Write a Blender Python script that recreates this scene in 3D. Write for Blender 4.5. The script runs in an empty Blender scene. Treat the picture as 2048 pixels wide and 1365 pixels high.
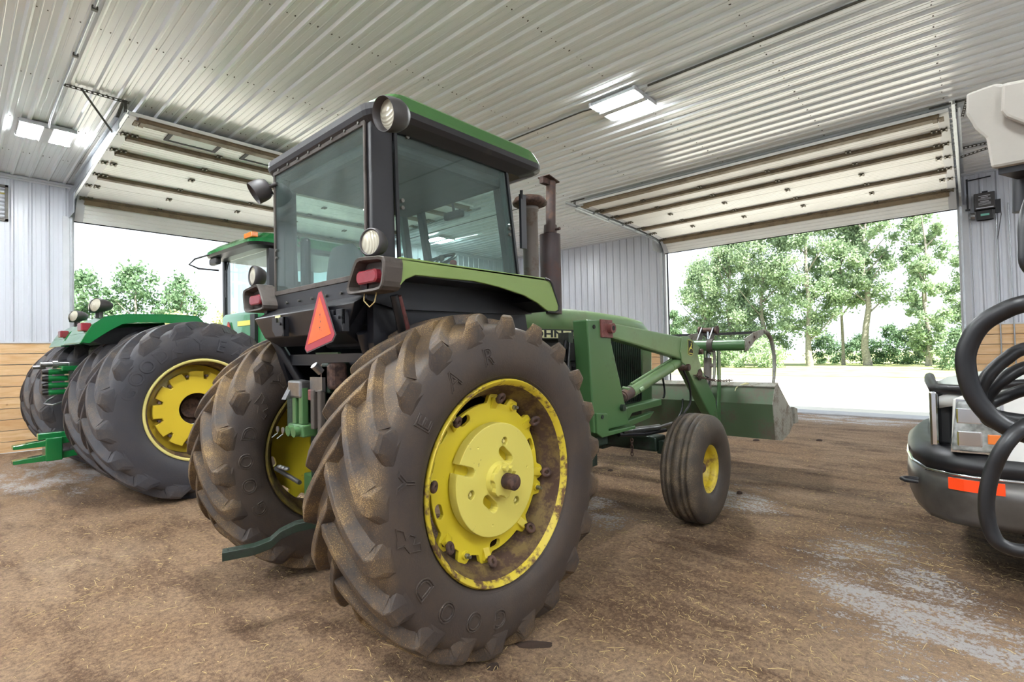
import bpy, bmesh, math, random
from mathutils import Vector, Matrix, noise
random.seed(11)
C = bpy.context.scene.collection
PI = math.pi
def rad(a): return a*PI/180
# ------------------------------------------------------------------ camera
SC = bpy.context.scene
SC.view_settings.view_transform = 'Standard'
SC.view_settings.look = 'None'
SC.view_settings.gamma = 1
SC.view_settings.use_curve_mapping = False
SC.view_settings.exposure = 1.25
def make_camera():
    F, yaw, pitch, roll = 1018.0, .735443638, .0212321408, -.02068221
    f = Vector((math.cos(yaw)*math.cos(pitch), math.sin(yaw)*math.cos(pitch), math.sin(pitch)))
    r = f.cross(Vector((0, 0, 1))).normalized(); u = r.cross(f)
    c, s = math.cos(roll), math.sin(roll)
    r2 = r*c+u*s; u2 = -r*s+u*c
    cd = bpy.data.cameras.new('camera'); co = bpy.data.objects.new('camera', cd); C.objects.link(co)
    m = Matrix((( r2.x, u2.x, -f.x, 0), (r2.y, u2.y, -f.y, 0), (r2.z, u2.z, -f.z, 1.54), (0, 0, 0, 1)))
    co.matrix_world = m
    cd.sensor_fit = 'HORIZONTAL'; cd.sensor_width = 36; cd.lens = F/2048*36
    cd.clip_start = .02; cd.clip_end = 400
    SC.camera = co
make_camera()
# ------------------------------------------------------------------ materials
def lin(c):
    c = c/255
    return c/12.92 if c <= .04045 else ((c+.055)/1.055)**2.4
def col(r, g, b): return (lin(r), lin(g), lin(b), 1)
class NT:
    def __init__(s, name):
        s.m = bpy.data.materials.new(name); s.m.use_nodes = True
        s.t = s.m.node_tree; s.n = s.t.nodes; s.l = s.t.links
        s.n.clear(); s.out = s.n.new('ShaderNodeOutputMaterial')
    def new(s, t, **kw):
        n = s.n.new(t)
        for k, v in kw.items():
            if k in n.inputs: n.inputs[k].default_value = v
            else: setattr(n, k, v)
        return n
    def link(s, a, b): s.l.new(a, b)
    def coord(s, kind='Object', scale=(1, 1, 1), loc=(0, 0, 0)):
        tc = s.new('ShaderNodeTexCoord'); mp = s.new('ShaderNodeMapping')
        mp.inputs['Scale'].default_value = scale; mp.inputs['Location'].default_value = loc
        s.link(tc.outputs[kind], mp.inputs['Vector']); return mp.outputs['Vector']
    def noise(s, vec, scale, detail=4, rough=.55, dist=0):
        n = s.new('ShaderNodeTexNoise', Scale=scale, Detail=detail, Roughness=rough, Distortion=dist)
        s.link(vec, n.inputs['Vector']); return n.outputs['Fac']
    def ramp(s, fac, stops):
        n = s.new('ShaderNodeValToRGB'); cr = n.color_ramp
        while len(cr.elements) < len(stops): cr.elements.new(.5)
        for e, (p, c) in zip(cr.elements, stops): e.position = p; e.color = c if len(c) == 4 else (*c, 1)
        s.link(fac, n.inputs['Fac']); return n.outputs['Color']
    def step(s, fac, a, b):
        n = s.new('ShaderNodeMapRange'); n.inputs['From Min'].default_value = a; n.inputs['From Max'].default_value = b
        s.link(fac, n.inputs['Value']); return n.outputs['Result']
    def math(s, op, a, b=None):
        n = s.new('ShaderNodeMath'); n.operation = op
        for i, v in enumerate((a, b)):
            if v is None: continue
            if isinstance(v, (int, float)): n.inputs[i].default_value = v
            else: s.link(v, n.inputs[i])
        return n.outputs[0]
    def mix(s, fac, a, b, kind='MIX'):
        n = s.new('ShaderNodeMix', data_type='RGBA', blend_type=kind)
        for k, v in ((0, fac), (6, a), (7, b)):
            if isinstance(v, (int, float)): n.inputs[k].default_value = v
            elif isinstance(v, tuple): n.inputs[k].default_value = v
            else: s.link(v, n.inputs[k])
        return n.outputs[2]
    def bsdf(s, color, rough=.5, metal=0, bump=None, bstr=.3, bdist=.01, spec=None, coat=0):
        p = s.new('ShaderNodeBsdfPrincipled')
        if isinstance(color, tuple): p.inputs['Base Color'].default_value = color
        else: s.link(color, p.inputs['Base Color'])
        if isinstance(rough, (int, float)): p.inputs['Roughness'].default_value = rough
        else: s.link(rough, p.inputs['Roughness'])
        p.inputs['Metallic'].default_value = metal
        if spec is not None: p.inputs['Specular IOR Level'].default_value = spec
        if coat: p.inputs['Coat Weight'].default_value = coat
        if bump is not None:
            b = s.new('ShaderNodeBump'); b.inputs['Strength'].default_value = bstr; b.inputs['Distance'].default_value = bdist
            s.link(bump, b.inputs['Height']); s.link(b.outputs['Normal'], p.inputs['Normal'])
        s.link(p.outputs[0], s.out.inputs['Surface']); return p
M = {}
def simple(name, rgb, rough=.5, metal=0, var=.0, scale=8, spec=None, bump=0):
    t = NT(name)
    if var or bump:
        v = t.coord(); n = t.noise(v, scale)
        c2 = tuple(x*(1-var) for x in rgb[:3])+(1,)
        c = t.mix(t.step(n, .35, .65), rgb, c2)
        t.bsdf(c, rough, metal, n if bump else None, bump or .1, spec=spec)
    else: t.bsdf(rgb, rough, metal, spec=spec)
    M[name] = t.m; return t.m
def worn(name, base, dirt, d0=.55, d1=.7, scale=6, rough=.45, metal=0, fine=40, bump=.15, spec=None, coat=0, var=.15, rdirt=.85):
    """paint with patches of dirt or rust that stay with the surface"""
    t = NT(name); v = t.coord()
    a = t.noise(v, scale, 6, .62); b = t.noise(v, fine, 4, .6)
    s = t.math('ADD', t.math('MULTIPLY', a, .75), t.math('MULTIPLY', b, .25))
    f = t.step(s, d0, d1)
    base2 = tuple(x*(1-var) for x in base[:3])+(1,)
    bc = t.mix(t.noise(v, scale*.4, 3), base, base2)
    c = t.mix(f, bc, dirt)
    r = t.math('ADD', t.math('MULTIPLY', f, rdirt-rough), rough)
    t.bsdf(c, r, metal, s, bump, .004, spec=spec, coat=coat)
    M[name] = t.m; return t.m
def streaked(name, base, dark, rough, axis):
    """prefinished steel sheet, very slight unevenness"""
    t = NT(name); sc = [1.2, 1.2, 1.2]; sc[axis] = .15
    v = t.coord(scale=tuple(sc)); n = t.noise(v, 1.4, 3); n2 = t.noise(t.coord(), 60, 2)
    c = t.mix(t.step(n, .3, .75), base, dark)
    r = t.math('ADD', t.math('MULTIPLY', n, .18), rough-.09)
    t.bsdf(c, r, 0, t.math('ADD', n, t.math('MULTIPLY', n2, .02)), .08, .03, spec=.8); M[name] = t.m
streaked('ceiling_steel', col(234, 238, 240), col(220, 225, 227), .22, 1)
streaked('wall_steel', col(200, 203, 210), col(188, 191, 200), .34, 2)
simple('trim_white', col(198, 200, 204), .4, 0, .06, 4)
simple('white_panel', col(240, 241, 238), .45, 0, .05, 3)
worn('strut_tan', col(132, 116, 92), col(104, 90, 72), .48, .66, 6, .6)
simple('galvanized', col(176, 180, 184), .35, .75, .15, 12)
simple('galv_dark', col(96, 94, 88), .5, .6, .25, 20)
simple('hinge_metal', col(120, 114, 100), .45, .6, .3, 30)
simple('black_plastic', col(24, 23, 26), .42, 0, .2, 10)
simple('black_rubber', col(16, 16, 19), .42, 0, .25, 12, bump=.05)
simple('black_paint', col(26, 26, 31), .38, 0, .3, 6)
worn('cab_black', col(30, 28, 31), col(70, 62, 54), .60, .80, 4, .42)
worn('frame_dusty', col(74, 66, 60), col(60, 54, 50), .48, .66, 9, .6)
simple('dark_void', col(20, 20, 22), .7)
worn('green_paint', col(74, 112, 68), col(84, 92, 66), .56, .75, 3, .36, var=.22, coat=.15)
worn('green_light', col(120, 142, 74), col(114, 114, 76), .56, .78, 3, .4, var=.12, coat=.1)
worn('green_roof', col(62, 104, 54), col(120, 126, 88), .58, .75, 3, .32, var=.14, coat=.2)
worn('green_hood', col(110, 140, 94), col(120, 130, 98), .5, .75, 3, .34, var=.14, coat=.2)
worn('green_bucket', col(82, 102, 74), col(94, 86, 74), .46, .6, 2.6, .5, var=.3)
worn('bucket_grey', col(146, 146, 136), col(108, 96, 84), .47, .62, 5, .5)
worn('green_new', col(22, 116, 58), col(40, 96, 54), .6, .8, 3, .22, coat=.5, var=.1)
worn('dark_green', col(28, 46, 34), col(40, 38, 34), .5, .66, 8, .5)
worn('yellow_rim', col(206, 184, 52), col(98, 72, 48), .49, .56, 7, .42, fine=30, var=.18)
worn('yellow_front', col(206, 182, 48), col(126, 98, 50), .50, .66, 9, .4)
worn('yellow_dirty_shaded', col(112, 98, 38), col(66, 54, 38), .45, .62, 7, .6)  # dirt plus the shade inside the left rear wheel, put into the colour
worn('yellow_disc', col(212, 192, 46), col(150, 120, 60), .62, .72, 6, .38, fine=50, var=.1)
worn('yellow_weight', col(208, 196, 96), col(112, 100, 66), .64, .70, 9, .45, fine=60, var=.06)
worn('yellow_clean', col(226, 196, 60), col(190, 160, 56), .62, .8, 5, .3, var=.08)
worn('cream_rim', col(224, 212, 132), col(170, 150, 80), .56, .7, 6, .35, var=.12)
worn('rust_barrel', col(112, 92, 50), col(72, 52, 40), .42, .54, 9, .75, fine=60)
worn('rust', col(92, 68, 58), col(62, 48, 44), .45, .6, 20, .62, .2)
worn('rust_red', col(116, 66, 62), col(84, 56, 50), .5, .65, 10, .5)
worn('muffler_brown', col(66, 52, 52), col(84, 62, 56), .5, .7, 5, .55)
worn('exhaust_brown', col(78, 62, 58), col(112, 84, 66), .5, .68, 9, .6)
worn('stack_grey', col(112, 104, 98), col(92, 74, 58), .5, .66, 8, .45)
simple('chrome', col(205, 208, 212), .15, 1)
simple('steel_worn', col(150, 150, 150), .3, .9, .2, 30)
simple('red_lens', col(138, 42, 52), .22, 0, .15, 20, spec=.6)
simple('amber_lens', col(232, 128, 28), .2, 0, .1, 20)
simple('lamp_body', col(62, 58, 58), .55, 0, .25, 10)
simple('smv_orange', col(236, 86, 14), .45)
simple('smv_red', col(150, 22, 40), .35)
simple('white_paint', col(214, 214, 210), .25, 0, .03, 3, spec=.6)
simple('bumper_grey', col(104, 101, 98), .32, .65, .25, 8)
simple('beige_plastic', col(156, 151, 142), .55, 0, .05, 30, bump=.06)
simple('orange_tape', col(250, 72, 22), .35)
simple('amber_orange', col(214, 116, 52), .25)
simple('concrete', col(168, 168, 170), .8, 0, .12, 5, bump=.2)
simple('seat_cloth', col(62, 62, 64), .8, 0, .2, 10)
simple('cream_decal', col(214, 210, 160), .5, 0, .05, 10)
simple('decal_yellow', col(222, 210, 92), .4)
simple('bark', col(150, 146, 136), .9, 0, .45, 9, bump=.5)
simple('straw', col(216, 190, 130), .7, 0, .35, 3)
simple('clod', col(62, 46, 36), .9, 0, .3, 20, bump=.5)
simple('label_teal', col(110, 176, 160), .5)
simple('roof_felt', col(120, 120, 120), .7)
def emit(name, rgb, s):
    t = NT(name); e = t.new('ShaderNodeEmission'); e.inputs[0].default_value = rgb; e.inputs[1].default_value = s
    t.link(e.outputs[0], t.out.inputs[0]); M[name] = t.m
emit('led', (.93, .975, 1, 1), 118)
def glass(name, tint, dust, dustcol, dscale=3, ior=1.5):
    t = NT(name); v = t.coord()
    tr = t.new('ShaderNodeBsdfTransparent'); tr.inputs[0].default_value = tint
    gl = t.new('ShaderNodeBsdfGlossy'); gl.inputs['Roughness'].default_value = .015
    lw = t.new('ShaderNodeLayerWeight'); f0 = ((ior-1)/(ior+1))**2
    fr = t.math('ADD', t.math('MULTIPLY', t.math('POWER', lw.outputs['Facing'], 5.0), 1-f0), f0)
    m1 = t.new('ShaderNodeMixShader'); t.link(fr, m1.inputs[0]); t.link(tr.outputs[0], m1.inputs[1]); t.link(gl.outputs[0], m1.inputs[2])
    df = t.new('ShaderNodeBsdfDiffuse'); df.inputs[0].default_value = dustcol
    n = t.noise(v, dscale, 5, .6); n2 = t.noise(v, 70, 3)
    f = t.math('MULTIPLY', t.step(t.math('ADD', t.math('MULTIPLY', n, .8), t.math('MULTIPLY', n2, .2)), .25, .75), dust)
    m2 = t.new('ShaderNodeMixShader'); t.link(f, m2.inputs[0]); t.link(m1.outputs[0], m2.inputs[1]); t.link(df.outputs[0], m2.inputs[2])
    t.link(m2.outputs[0], t.out.inputs[0]); M[name] = t.m
glass('cab_glass', (.86, .95, .93, 1), .16, col(150, 165, 160))
glass('clear_glass', (.93, .97, .96, 1), .06, col(200, 205, 205))
glass('lamp_glass', (.9, .9, .84, 1), .35, col(190, 185, 165), 20, 1.6)
def hl_mat():
    t = NT('headlight_lens'); v = t.coord(); n = t.noise(v, 14, 3)
    t.bsdf(t.mix(t.step(n, .35, .65), col(176, 180, 178), col(112, 116, 114)), .12, .25, n, .3, .01, coat=.6); M['headlight_lens'] = t.m
hl_mat()
def lens_mat():
    t = NT('lamp_lens'); v = t.coord(); w = t.new('ShaderNodeTexWave', Scale=60.0, Distortion=.3); t.link(v, w.inputs[0])
    t.bsdf(t.mix(w.outputs['Fac'], col(198, 192, 172), col(172, 166, 148)), .18, .2, w.outputs['Fac'], .4, .003); M['lamp_lens'] = t.m
lens_mat()
def tire_mat(name, rubber, dust, r0, r1, amount, chaff):
    """rubber; soil and chaff packed on the tread and thinner on the sidewall"""
    t = NT(name); v = t.coord()
    sx = t.new('ShaderNodeSeparateXYZ'); t.link(v, sx.inputs[0])
    rr = t.math('SQRT', t.math('ADD', t.math('MULTIPLY', sx.outputs[0], sx.outputs[0]), t.math('MULTIPLY', sx.outputs[2], sx.outputs[2])))
    tr = t.step(rr, r0, r1)
    a = t.noise(v, 5, 7, .65); b = t.noise(v, 120, 3, .7); c3 = t.noise(v, 260, 2, .7)
    s = t.math('ADD', t.math('MULTIPLY', a, .7), t.math('MULTIPLY', b, .3))
    f = t.math('MULTIPLY', t.step(s, .40, .60), t.math('ADD', t.math('MULTIPLY', tr, amount), .18))
    c = t.mix(f, rubber, dust)
    ch = t.math('MULTIPLY', t.step(t.math('ADD', t.math('MULTIPLY', c3, .6), t.math('MULTIPLY', a, .4)), .555, .60), tr)
    c = t.mix(t.math('MULTIPLY', ch, .75), c, chaff)
    n4 = t.noise(t.coord(scale=(1, 1, 1)), 30, 4)
    t.bsdf(c, t.math('ADD', t.math('MULTIPLY', f, .35), .52), 0, t.math('ADD', s, t.math('MULTIPLY', n4, .3)), .45, .006, spec=.35); M[name] = t.m
tire_mat('tire_old', col(62, 55, 52), col(106, 86, 62), .74, .86, .7, col(172, 142, 96))
tire_mat('tire_front', col(60, 54, 50), col(104, 92, 76), .3, .47, .3, col(150, 130, 100))
tire_mat('tire_new', col(60, 60, 66), col(88, 78, 70), .8, 1.05, .35, col(128, 112, 92))
tire_mat('tire_truck', col(52, 48, 44), col(118, 102, 80), .2, .4, .6, col(140, 120, 90))
def wood_mat():
    t = NT('pine_boards'); v = t.coord()
    sx = t.new('ShaderNodeSeparateXYZ'); t.link(v, sx.inputs[0])
    row = t.math('FLOOR', t.math('MULTIPLY', sx.outputs[2], 1/.187))
    wn = t.new('ShaderNodeTexWhiteNoise', noise_dimensions='1D'); t.link(row, wn.inputs['W'])
    cb = t.new('ShaderNodeCombineXYZ'); t.link(sx.outputs[0], cb.inputs[0]); t.link(sx.outputs[1], cb.inputs[1])
    t.link(t.math('ADD', t.math('MULTIPLY', sx.outputs[2], 9), t.math('MULTIPLY', row, 3.7)), cb.inputs[2])
    g = t.noise(cb.outputs[0], 2.2, 6, .6, .6)
    kn = t.new('ShaderNodeTexVoronoi', Scale=2.4); t.link(v, kn.inputs['Vector'])
    c = t.mix(t.step(g, .35, .68), col(228, 198, 156), col(200, 158, 108))
    c = t.mix(t.math('MULTIPLY', wn.outputs['Value'], .5), c, col(196, 152, 104))
    k = t.step(kn.outputs['Distance'], .055, .02)
    c = t.mix(t.math('MULTIPLY', k, .8), c, col(120, 78, 48))
    t.bsdf(c, .6, 0, g, .15, .003); M['pine_boards'] = t.m
wood_mat()
def floor_mat():
    t = NT('packed_dirt'); v = t.coord()
    st = t.coord(scale=(1.0, .32, 1)); n1 = t.noise(v, .55, 6, .6); n2 = t.noise(st, 3.2, 8, .68, .4); n3 = t.noise(v, 45, 5, .75); n4 = t.noise(v, 160, 3, .7)
    c = t.mix(t.step(n1, .38, .62), col(130, 103, 79), col(150, 127, 105))
    c = t.mix(t.step(n2, .46, .62), c, col(100, 77, 59))
    c = t.mix(t.math('MULTIPLY', t.step(n3, .48, .66), .6), c, col(72, 54, 42))
    c = t.mix(t.math('MULTIPLY', t.step(n3, .50, .34), .45), c, col(182, 152, 116))
    c = t.mix(t.math('MULTIPLY', t.step(n4, .60, .70), .55), c, col(206, 176, 128))
    n5 = t.noise(st, 1.3, 6, .65, .8)
    c = t.mix(t.math('MULTIPLY', t.step(n5, .55, .66), .5), c, col(70, 54, 43))
    # paler, smoother grey patches, placed where the photograph shows them
    patch = None
    for (x, y, rx, ry) in PATCH:
        mp = t.new('ShaderNodeMapping'); mp.vector_type = 'POINT'
        mp.inputs['Location'].default_value = (-x/rx, -y/ry, 0); mp.inputs['Scale'].default_value = (1/rx, 1/ry, 1)
        tc = t.new('ShaderNodeTexCoord'); t.link(tc.outputs['Object'], mp.inputs['Vector'])
        ln = t.new('ShaderNodeVectorMath', operation='LENGTH'); t.link(mp.outputs['Vector'], ln.inputs[0])
        q = t.math('SUBTRACT', 1.0, ln.outputs['Value'])
        patch = q if patch is None else t.math('MAXIMUM', patch, q)
    pf = t.step(t.math('ADD', t.math('ADD', t.math('MINIMUM', t.math('MULTIPLY', patch, 1.3), .55), t.math('MULTIPLY', t.math('SUBTRACT', n2, .5), 4.5)), t.math('MULTIPLY', t.math('SUBTRACT', n3, .5), 4.0)), .35, .8)
    c = t.mix(t.math('MULTIPLY', pf, .8), c, col(176, 172, 172))
    r = t.math('SUBTRACT', .88, t.math('MULTIPLY', pf, .42))
    h = t.math('ADD', t.math('MULTIPLY', n2, .7), t.math('ADD', t.math('MULTIPLY', n3, .35), t.math('MULTIPLY', n4, .15)))
    t.bsdf(c, r, 0, h, .9, .035, spec=.3); M['packed_dirt'] = t.m
PATCH = [(4.2, .55, 1.0, .45), (3.6, .25, .8, .3), (3.4, .0, .7, .3), (3.9, 2.5, .35, .3), (4.3, 3.0, .35, .3), (1.0, 9.5, .9, 1.6), (12.4, 3.0, .8, 3.5), (5.4, 1.9, .5, .5)]
floor_mat()
def ground_mat():
    t = NT('gravel_yard'); v = t.coord(); n = t.noise(v, .35, 5); n3 = t.noise(v, 30, 4, .7)
    c = t.mix(t.step(n, .4, .6), col(222, 220, 212), col(208, 205, 194))
    c = t.mix(t.math('MULTIPLY', n3, .4), c, col(150, 144, 130))
    t.bsdf(c, .9, 0, n3, .3, .02); M['gravel_yard'] = t.m
    t = NT('lawn'); v = t.coord(); n = t.noise(v, .8, 5); n2 = t.noise(v, 25, 4)
    c = t.mix(t.step(n, .35, .65), col(132, 150, 84), col(176, 176, 118))
    c = t.mix(t.math('MULTIPLY', n2, .4), c, col(90, 112, 60)); t.bsdf(c, .9); M['lawn'] = t.m
ground_mat()
def leaf_mat(name, a, b):
    t = NT(name); v = t.coord(); n = t.noise(v, 1.1, 4); n2 = t.noise(v, 9, 2)
    c = t.mix(t.step(t.math('ADD', t.math('MULTIPLY', n, .5), t.math('MULTIPLY', n2, .5)), .35, .65), a, b)
    p = t.bsdf(c, .5, 0, spec=.4)
    tl = t.new('ShaderNodeBsdfTranslucent'); t.link(c, tl.inputs[0])
    m = t.new('ShaderNodeMixShader'); m.inputs[0].default_value = .35
    t.link(p.outputs[0], m.inputs[1]); t.link(tl.outputs[0], m.inputs[2]); t.link(m.outputs[0], t.out.inputs[0]); M[name] = t.m
leaf_mat('leaf_poplar', col(112, 142, 104), col(166, 182, 152))
leaf_mat('leaf_dark', col(80, 116, 82), col(128, 152, 118))
leaf_mat('leaf_bush', col(142, 170, 130), col(184, 200, 168))
leaf_mat('leaf_yellow', col(172, 178, 120), col(196, 196, 148))
leaf_mat('needle', col(110, 140, 108), col(140, 160, 128))
# ------------------------------------------------------------------ mesh builder
class MB:
    def __init__(s, T=None):
        s.v = []; s.f = []; s.m = []; s.s = []; s.T = T or Matrix()
    def add(s, vs, fs, mi=0, sm=False, M4=None):
        o = len(s.v); X = s.T @ M4 if M4 is not None else s.T
        s.v += [tuple(X @ Vector(p)) for p in vs]
        for f in fs:
            s.f.append([i+o for i in f]); s.m.append(mi); s.s.append(sm)
        return s
    def box(s, x0, x1, y0, y1, z0, z1, mi=0, M4=None):
        vs = [(x, y, z) for x in (x0, x1) for y in (y0, y1) for z in (z0, z1)]
        return s.add(vs, [(0, 1, 3, 2), (4, 6, 7, 5), (0, 4, 5, 1), (2, 3, 7, 6), (0, 2, 6, 4), (1, 5, 7, 3)], mi, False, M4)
    def bbox(s, x0, x1, y0, y1, z0, z1, b=.01, mi=0, M4=None):
        """box with chamfered edges"""
        bm = bmesh.new(); bmesh.ops.create_cube(bm, size=1)
        for v in bm.verts: v.co = Vector(((x0+x1)/2+v.co.x*(x1-x0), (y0+y1)/2+v.co.y*(y1-y0), (z0+z1)/2+v.co.z*(z1-z0)))
        bmesh.ops.bevel(bm, geom=bm.edges[:], offset=b, segments=2, affect='EDGES', profile=.5)
        bm.verts.index_update()
        s.add([tuple(v.co) for v in bm.verts], [[v.index for v in f.verts] for f in bm.faces], mi, False, M4); bm.free(); return s
    def ring_pts(s, c, ax, r, n, ph=0):
        a = Vector(ax).normalized(); b = a.orthogonal().normalized(); d = a.cross(b)
        return [Vector(c)+(b*math.cos(ph+2*PI*i/n)+d*math.sin(ph+2*PI*i/n))*r for i in range(n)]
    def cyl(s, p0, p1, r0, r1=None, n=20, mi=0, caps=True, sm=True):
        r1 = r0 if r1 is None else r1; ax = Vector(p1)-Vector(p0)
        vs = s.ring_pts(p0, ax, r0, n)+s.ring_pts(p1, ax, r1, n)
        s.add(vs, [(i, (i+1) % n, n+(i+1) % n, n+i) for i in range(n)], mi, sm)
        if caps: s.add(vs, [list(range(n))[::-1], list(range(n, 2*n))], mi, False)
        return s
    def tube(s, pts, r, n=10, mi=0, caps=True, closed=False):
        pts = [Vector(p) for p in pts]; N = len(pts); vs = []; prev = None
        for i, p in enumerate(pts):
            if closed: t = pts[(i+1) % N]-pts[i-1]
            else: t = pts[min(i+1, N-1)]-pts[max(i-1, 0)]
            t.normalize()
            b = t.orthogonal().normalized() if prev is None else (prev-t*prev.dot(t)).normalized()
            prev = b; d = t.cross(b); rr = r[i] if isinstance(r, (list, tuple)) else r
            vs += [p+(b*math.cos(2*PI*k/n)+d*math.sin(2*PI*k/n))*rr for k in range(n)]
        fs = [(i*n+k, i*n+(k+1) % n, ((i+1) % N)*n+(k+1) % n, ((i+1) % N)*n+k) for i in range(N if closed else N-1) for k in range(n)]
        s.add(vs, fs, mi, True)
        if caps and not closed: s.add(vs, [list(range(n))[::-1], [(N-1)*n+k for k in range(n)]], mi, False)
        return s
    def lathe(s, prof, c=(0, 0, 0), ax=(0, 1, 0), n=48, mi=0, sm=True, mids=None):
        """prof: (radius, offset along ax)"""
        a = Vector(ax).normalized(); vs = []
        for (r, w) in prof: vs += s.ring_pts(Vector(c)+a*w, a, max(r, 1e-4), n)
        o = len(s.v); s.add(vs, [])
        for j in range(len(prof)-1):
            for i in range(n):
                s.f.append([o+j*n+i, o+j*n+(i+1) % n, o+(j+1)*n+(i+1) % n, o+(j+1)*n+i])
                s.m.append(mids[j] if mids else mi); s.s.append(sm)
        return s
    def prism(s, poly, plane, d0, d1, mi=0, M4=None):
        """extrude a polygon; plane 'xz','yz','xy'; d = range on the third axis"""
        n = len(poly)
        def P(a, b, d): return {'xz': (a, d, b), 'yz': (d, a, b), 'xy': (a, b, d)}[plane]
        vs = [P(a, b, d0) for a, b in poly]+[P(a, b, d1) for a, b in poly]
        s.add(vs, [list(range(n))[::-1], list(range(n, 2*n))]+[(i, (i+1) % n, n+(i+1) % n, n+i) for i in range(n)], mi, False, M4); return s
    def loft(s, rings, mi=0, sm=True, caps=True, closed=True):
        n = len(rings[0]); vs = [p for r in rings for p in r]
        fs = [(j*n+i, j*n+(i+1) % n, (j+1)*n+(i+1) % n, (j+1)*n+i) for j in range(len(rings)-1) for i in range(n if closed else n-1)]
        s.add(vs, fs, mi, sm)
        if caps: s.add(vs, [list(range(n))[::-1], [(len(rings)-1)*n+i for i in range(n)]], mi, False)
        return s
    def sphere(s, c, r, sc=(1, 1, 1), u=16, v=10, mi=0, z0=-1, z1=1):
        rings = []
        for j in range(v+1):
            z = z0+(z1-z0)*j/v; q = math.sqrt(max(0, 1-z*z))
            rings.append([(c[0]+r*sc[0]*q*math.cos(2*PI*i/u), c[1]+r*sc[1]*q*math.sin(2*PI*i/u), c[2]+r*sc[2]*z) for i in range(u)])
        return s.loft(rings, mi, True, True)
    def build(s, name, mats, parent=None, bevel=0, seg=2, weld=False):
        me = bpy.data.meshes.new(name); me.from_pydata(s.v, [], s.f)
        if isinstance(mats, str): mats = [mats]
        for m in mats: me.materials.append(M[m])
        me.polygons.foreach_set('material_index', s.m); me.polygons.foreach_set('use_smooth', s.s)
        bm = bmesh.new(); bm.from_mesh(me)
        if weld: bmesh.ops.remove_doubles(bm, verts=bm.verts[:], dist=1e-4)
        bmesh.ops.recalc_face_normals(bm, faces=bm.faces[:]); bm.to_mesh(me); bm.free()
        o = bpy.data.objects.new(name, me); C.objects.link(o)
        if parent is not None: o.parent = parent
        if bevel:
            b = o.modifiers.new('bevel', 'BEVEL'); b.width = bevel; b.segments = seg; b.limit_method = 'ANGLE'; b.angle_limit = rad(40)
        return o
def thing(name, label, cat, loc=(0, 0, 0), rz=0, group=None):
    o = bpy.data.objects.new(name, None); C.objects.link(o); o.location = loc; o.rotation_euler = (0, 0, rz)
    o['label'] = label; o['category'] = cat
    if group: o['group'] = group
    return o
def tag(o, label, cat, group=None, kind=None):
    o['label'] = label; o['category'] = cat
    if group: o['group'] = group
    if kind: o['kind'] = kind
    return o
def struct(o, label=None, cat=None):
    o['kind'] = 'structure'
    if label: o['label'] = label
    if cat: o['category'] = cat
    return o
def copy_tree(o, parent=None):
    c = o.copy(); C.objects.link(c); c.parent = parent
    for ch in list(o.children): copy_tree(ch, c)
    return c
def text_mesh(txt, size, outline=0, extrude=.002, bold=0):
    cu = bpy.data.curves.new('t', 'FONT'); cu.body = txt; cu.size = size; cu.align_x = 'CENTER'; cu.align_y = 'CENTER'
    if outline: cu.fill_mode = 'NONE'; cu.bevel_depth = outline; cu.bevel_resolution = 1
    else: cu.extrude = extrude; cu.offset = bold
    cu.resolution_u = 4
    o = bpy.data.objects.new('t', cu); C.objects.link(o); bpy.context.view_layer.update()
    me = bpy.data.meshes.new_from_object(o.evaluated_get(bpy.context.evaluated_depsgraph_get()))
    vs = [tuple(v.co) for v in me.vertices]; fs = [list(p.vertices) for p in me.polygons]
    bpy.data.objects.remove(o); bpy.data.curves.remove(cu); bpy.data.meshes.remove(me)
    return vs, fs
def plate(outers, holes, depth, bevel=0, res=1):
    """flat 2D plate with holes in local xy, thickness along z centred; returns verts, faces"""
    cu = bpy.data.curves.new('p', 'CURVE'); cu.dimensions = '2D'; cu.fill_mode = 'BOTH'; cu.extrude = depth/2; cu.bevel_depth = bevel; cu.bevel_resolution = 1
    for pl in outers+holes:
        sp = cu.splines.new('POLY'); sp.points.add(len(pl)-1)
        for p, (a, b) in zip(sp.points, pl): p.co = (a, b, 0, 1)
        sp.use_cyclic_u = True
    o = bpy.data.objects.new('p', cu); C.objects.link(o); bpy.context.view_layer.update()
    me = bpy.data.meshes.new_from_object(o.evaluated_get(bpy.context.evaluated_depsgraph_get()))
    vs = [tuple(v.co) for v in me.vertices]; fs = [list(p.vertices) for p in me.polygons]
    bpy.data.objects.remove(o); bpy.data.curves.remove(cu); bpy.data.meshes.remove(me)
    return vs, fs
def circ(cx, cy, r, n=24, a0=0): return [(cx+r*math.cos(a0+2*PI*i/n), cy+r*math.sin(a0+2*PI*i/n)) for i in range(n)]
def slot(cx, cy, L, w, ang, n=6):
    out = []; ca, sa = math.cos(ang), math.sin(ang)
    for k in range(n+1):
        a = -PI/2+PI*k/n; out.append((L/2+w/2*math.cos(a)-w/2, w/2*math.sin(a)))
    for k in range(n+1):
        a = PI/2+PI*k/n; out.append((-L/2+w/2*math.cos(a)+w/2, w/2*math.sin(a)))
    return [(cx+x*ca-y*sa, cy+x*sa+y*ca) for x, y in out]
def rrect(cx, cy, w, h, r, n=4):
    out = []
    for (sx, sy, a0) in ((1, 1, 0), (-1, 1, PI/2), (-1, -1, PI), (1, -1, 1.5*PI)):
        for k in range(n+1):
            a = a0+PI/2*k/n; out.append((cx+sx*(w/2-r)+r*math.cos(a), cy+sy*(h/2-r)+r*math.sin(a)))
    return out
# plate local (x,y,z) -> wheel frame: x->X, y->Z, z-> -Y (facing outward on the -Y side)
WF = Matrix(((1, 0, 0, 0), (0, 0, -1, 0), (0, 1, 0, 0), (0, 0, 0, 1)))
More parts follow.
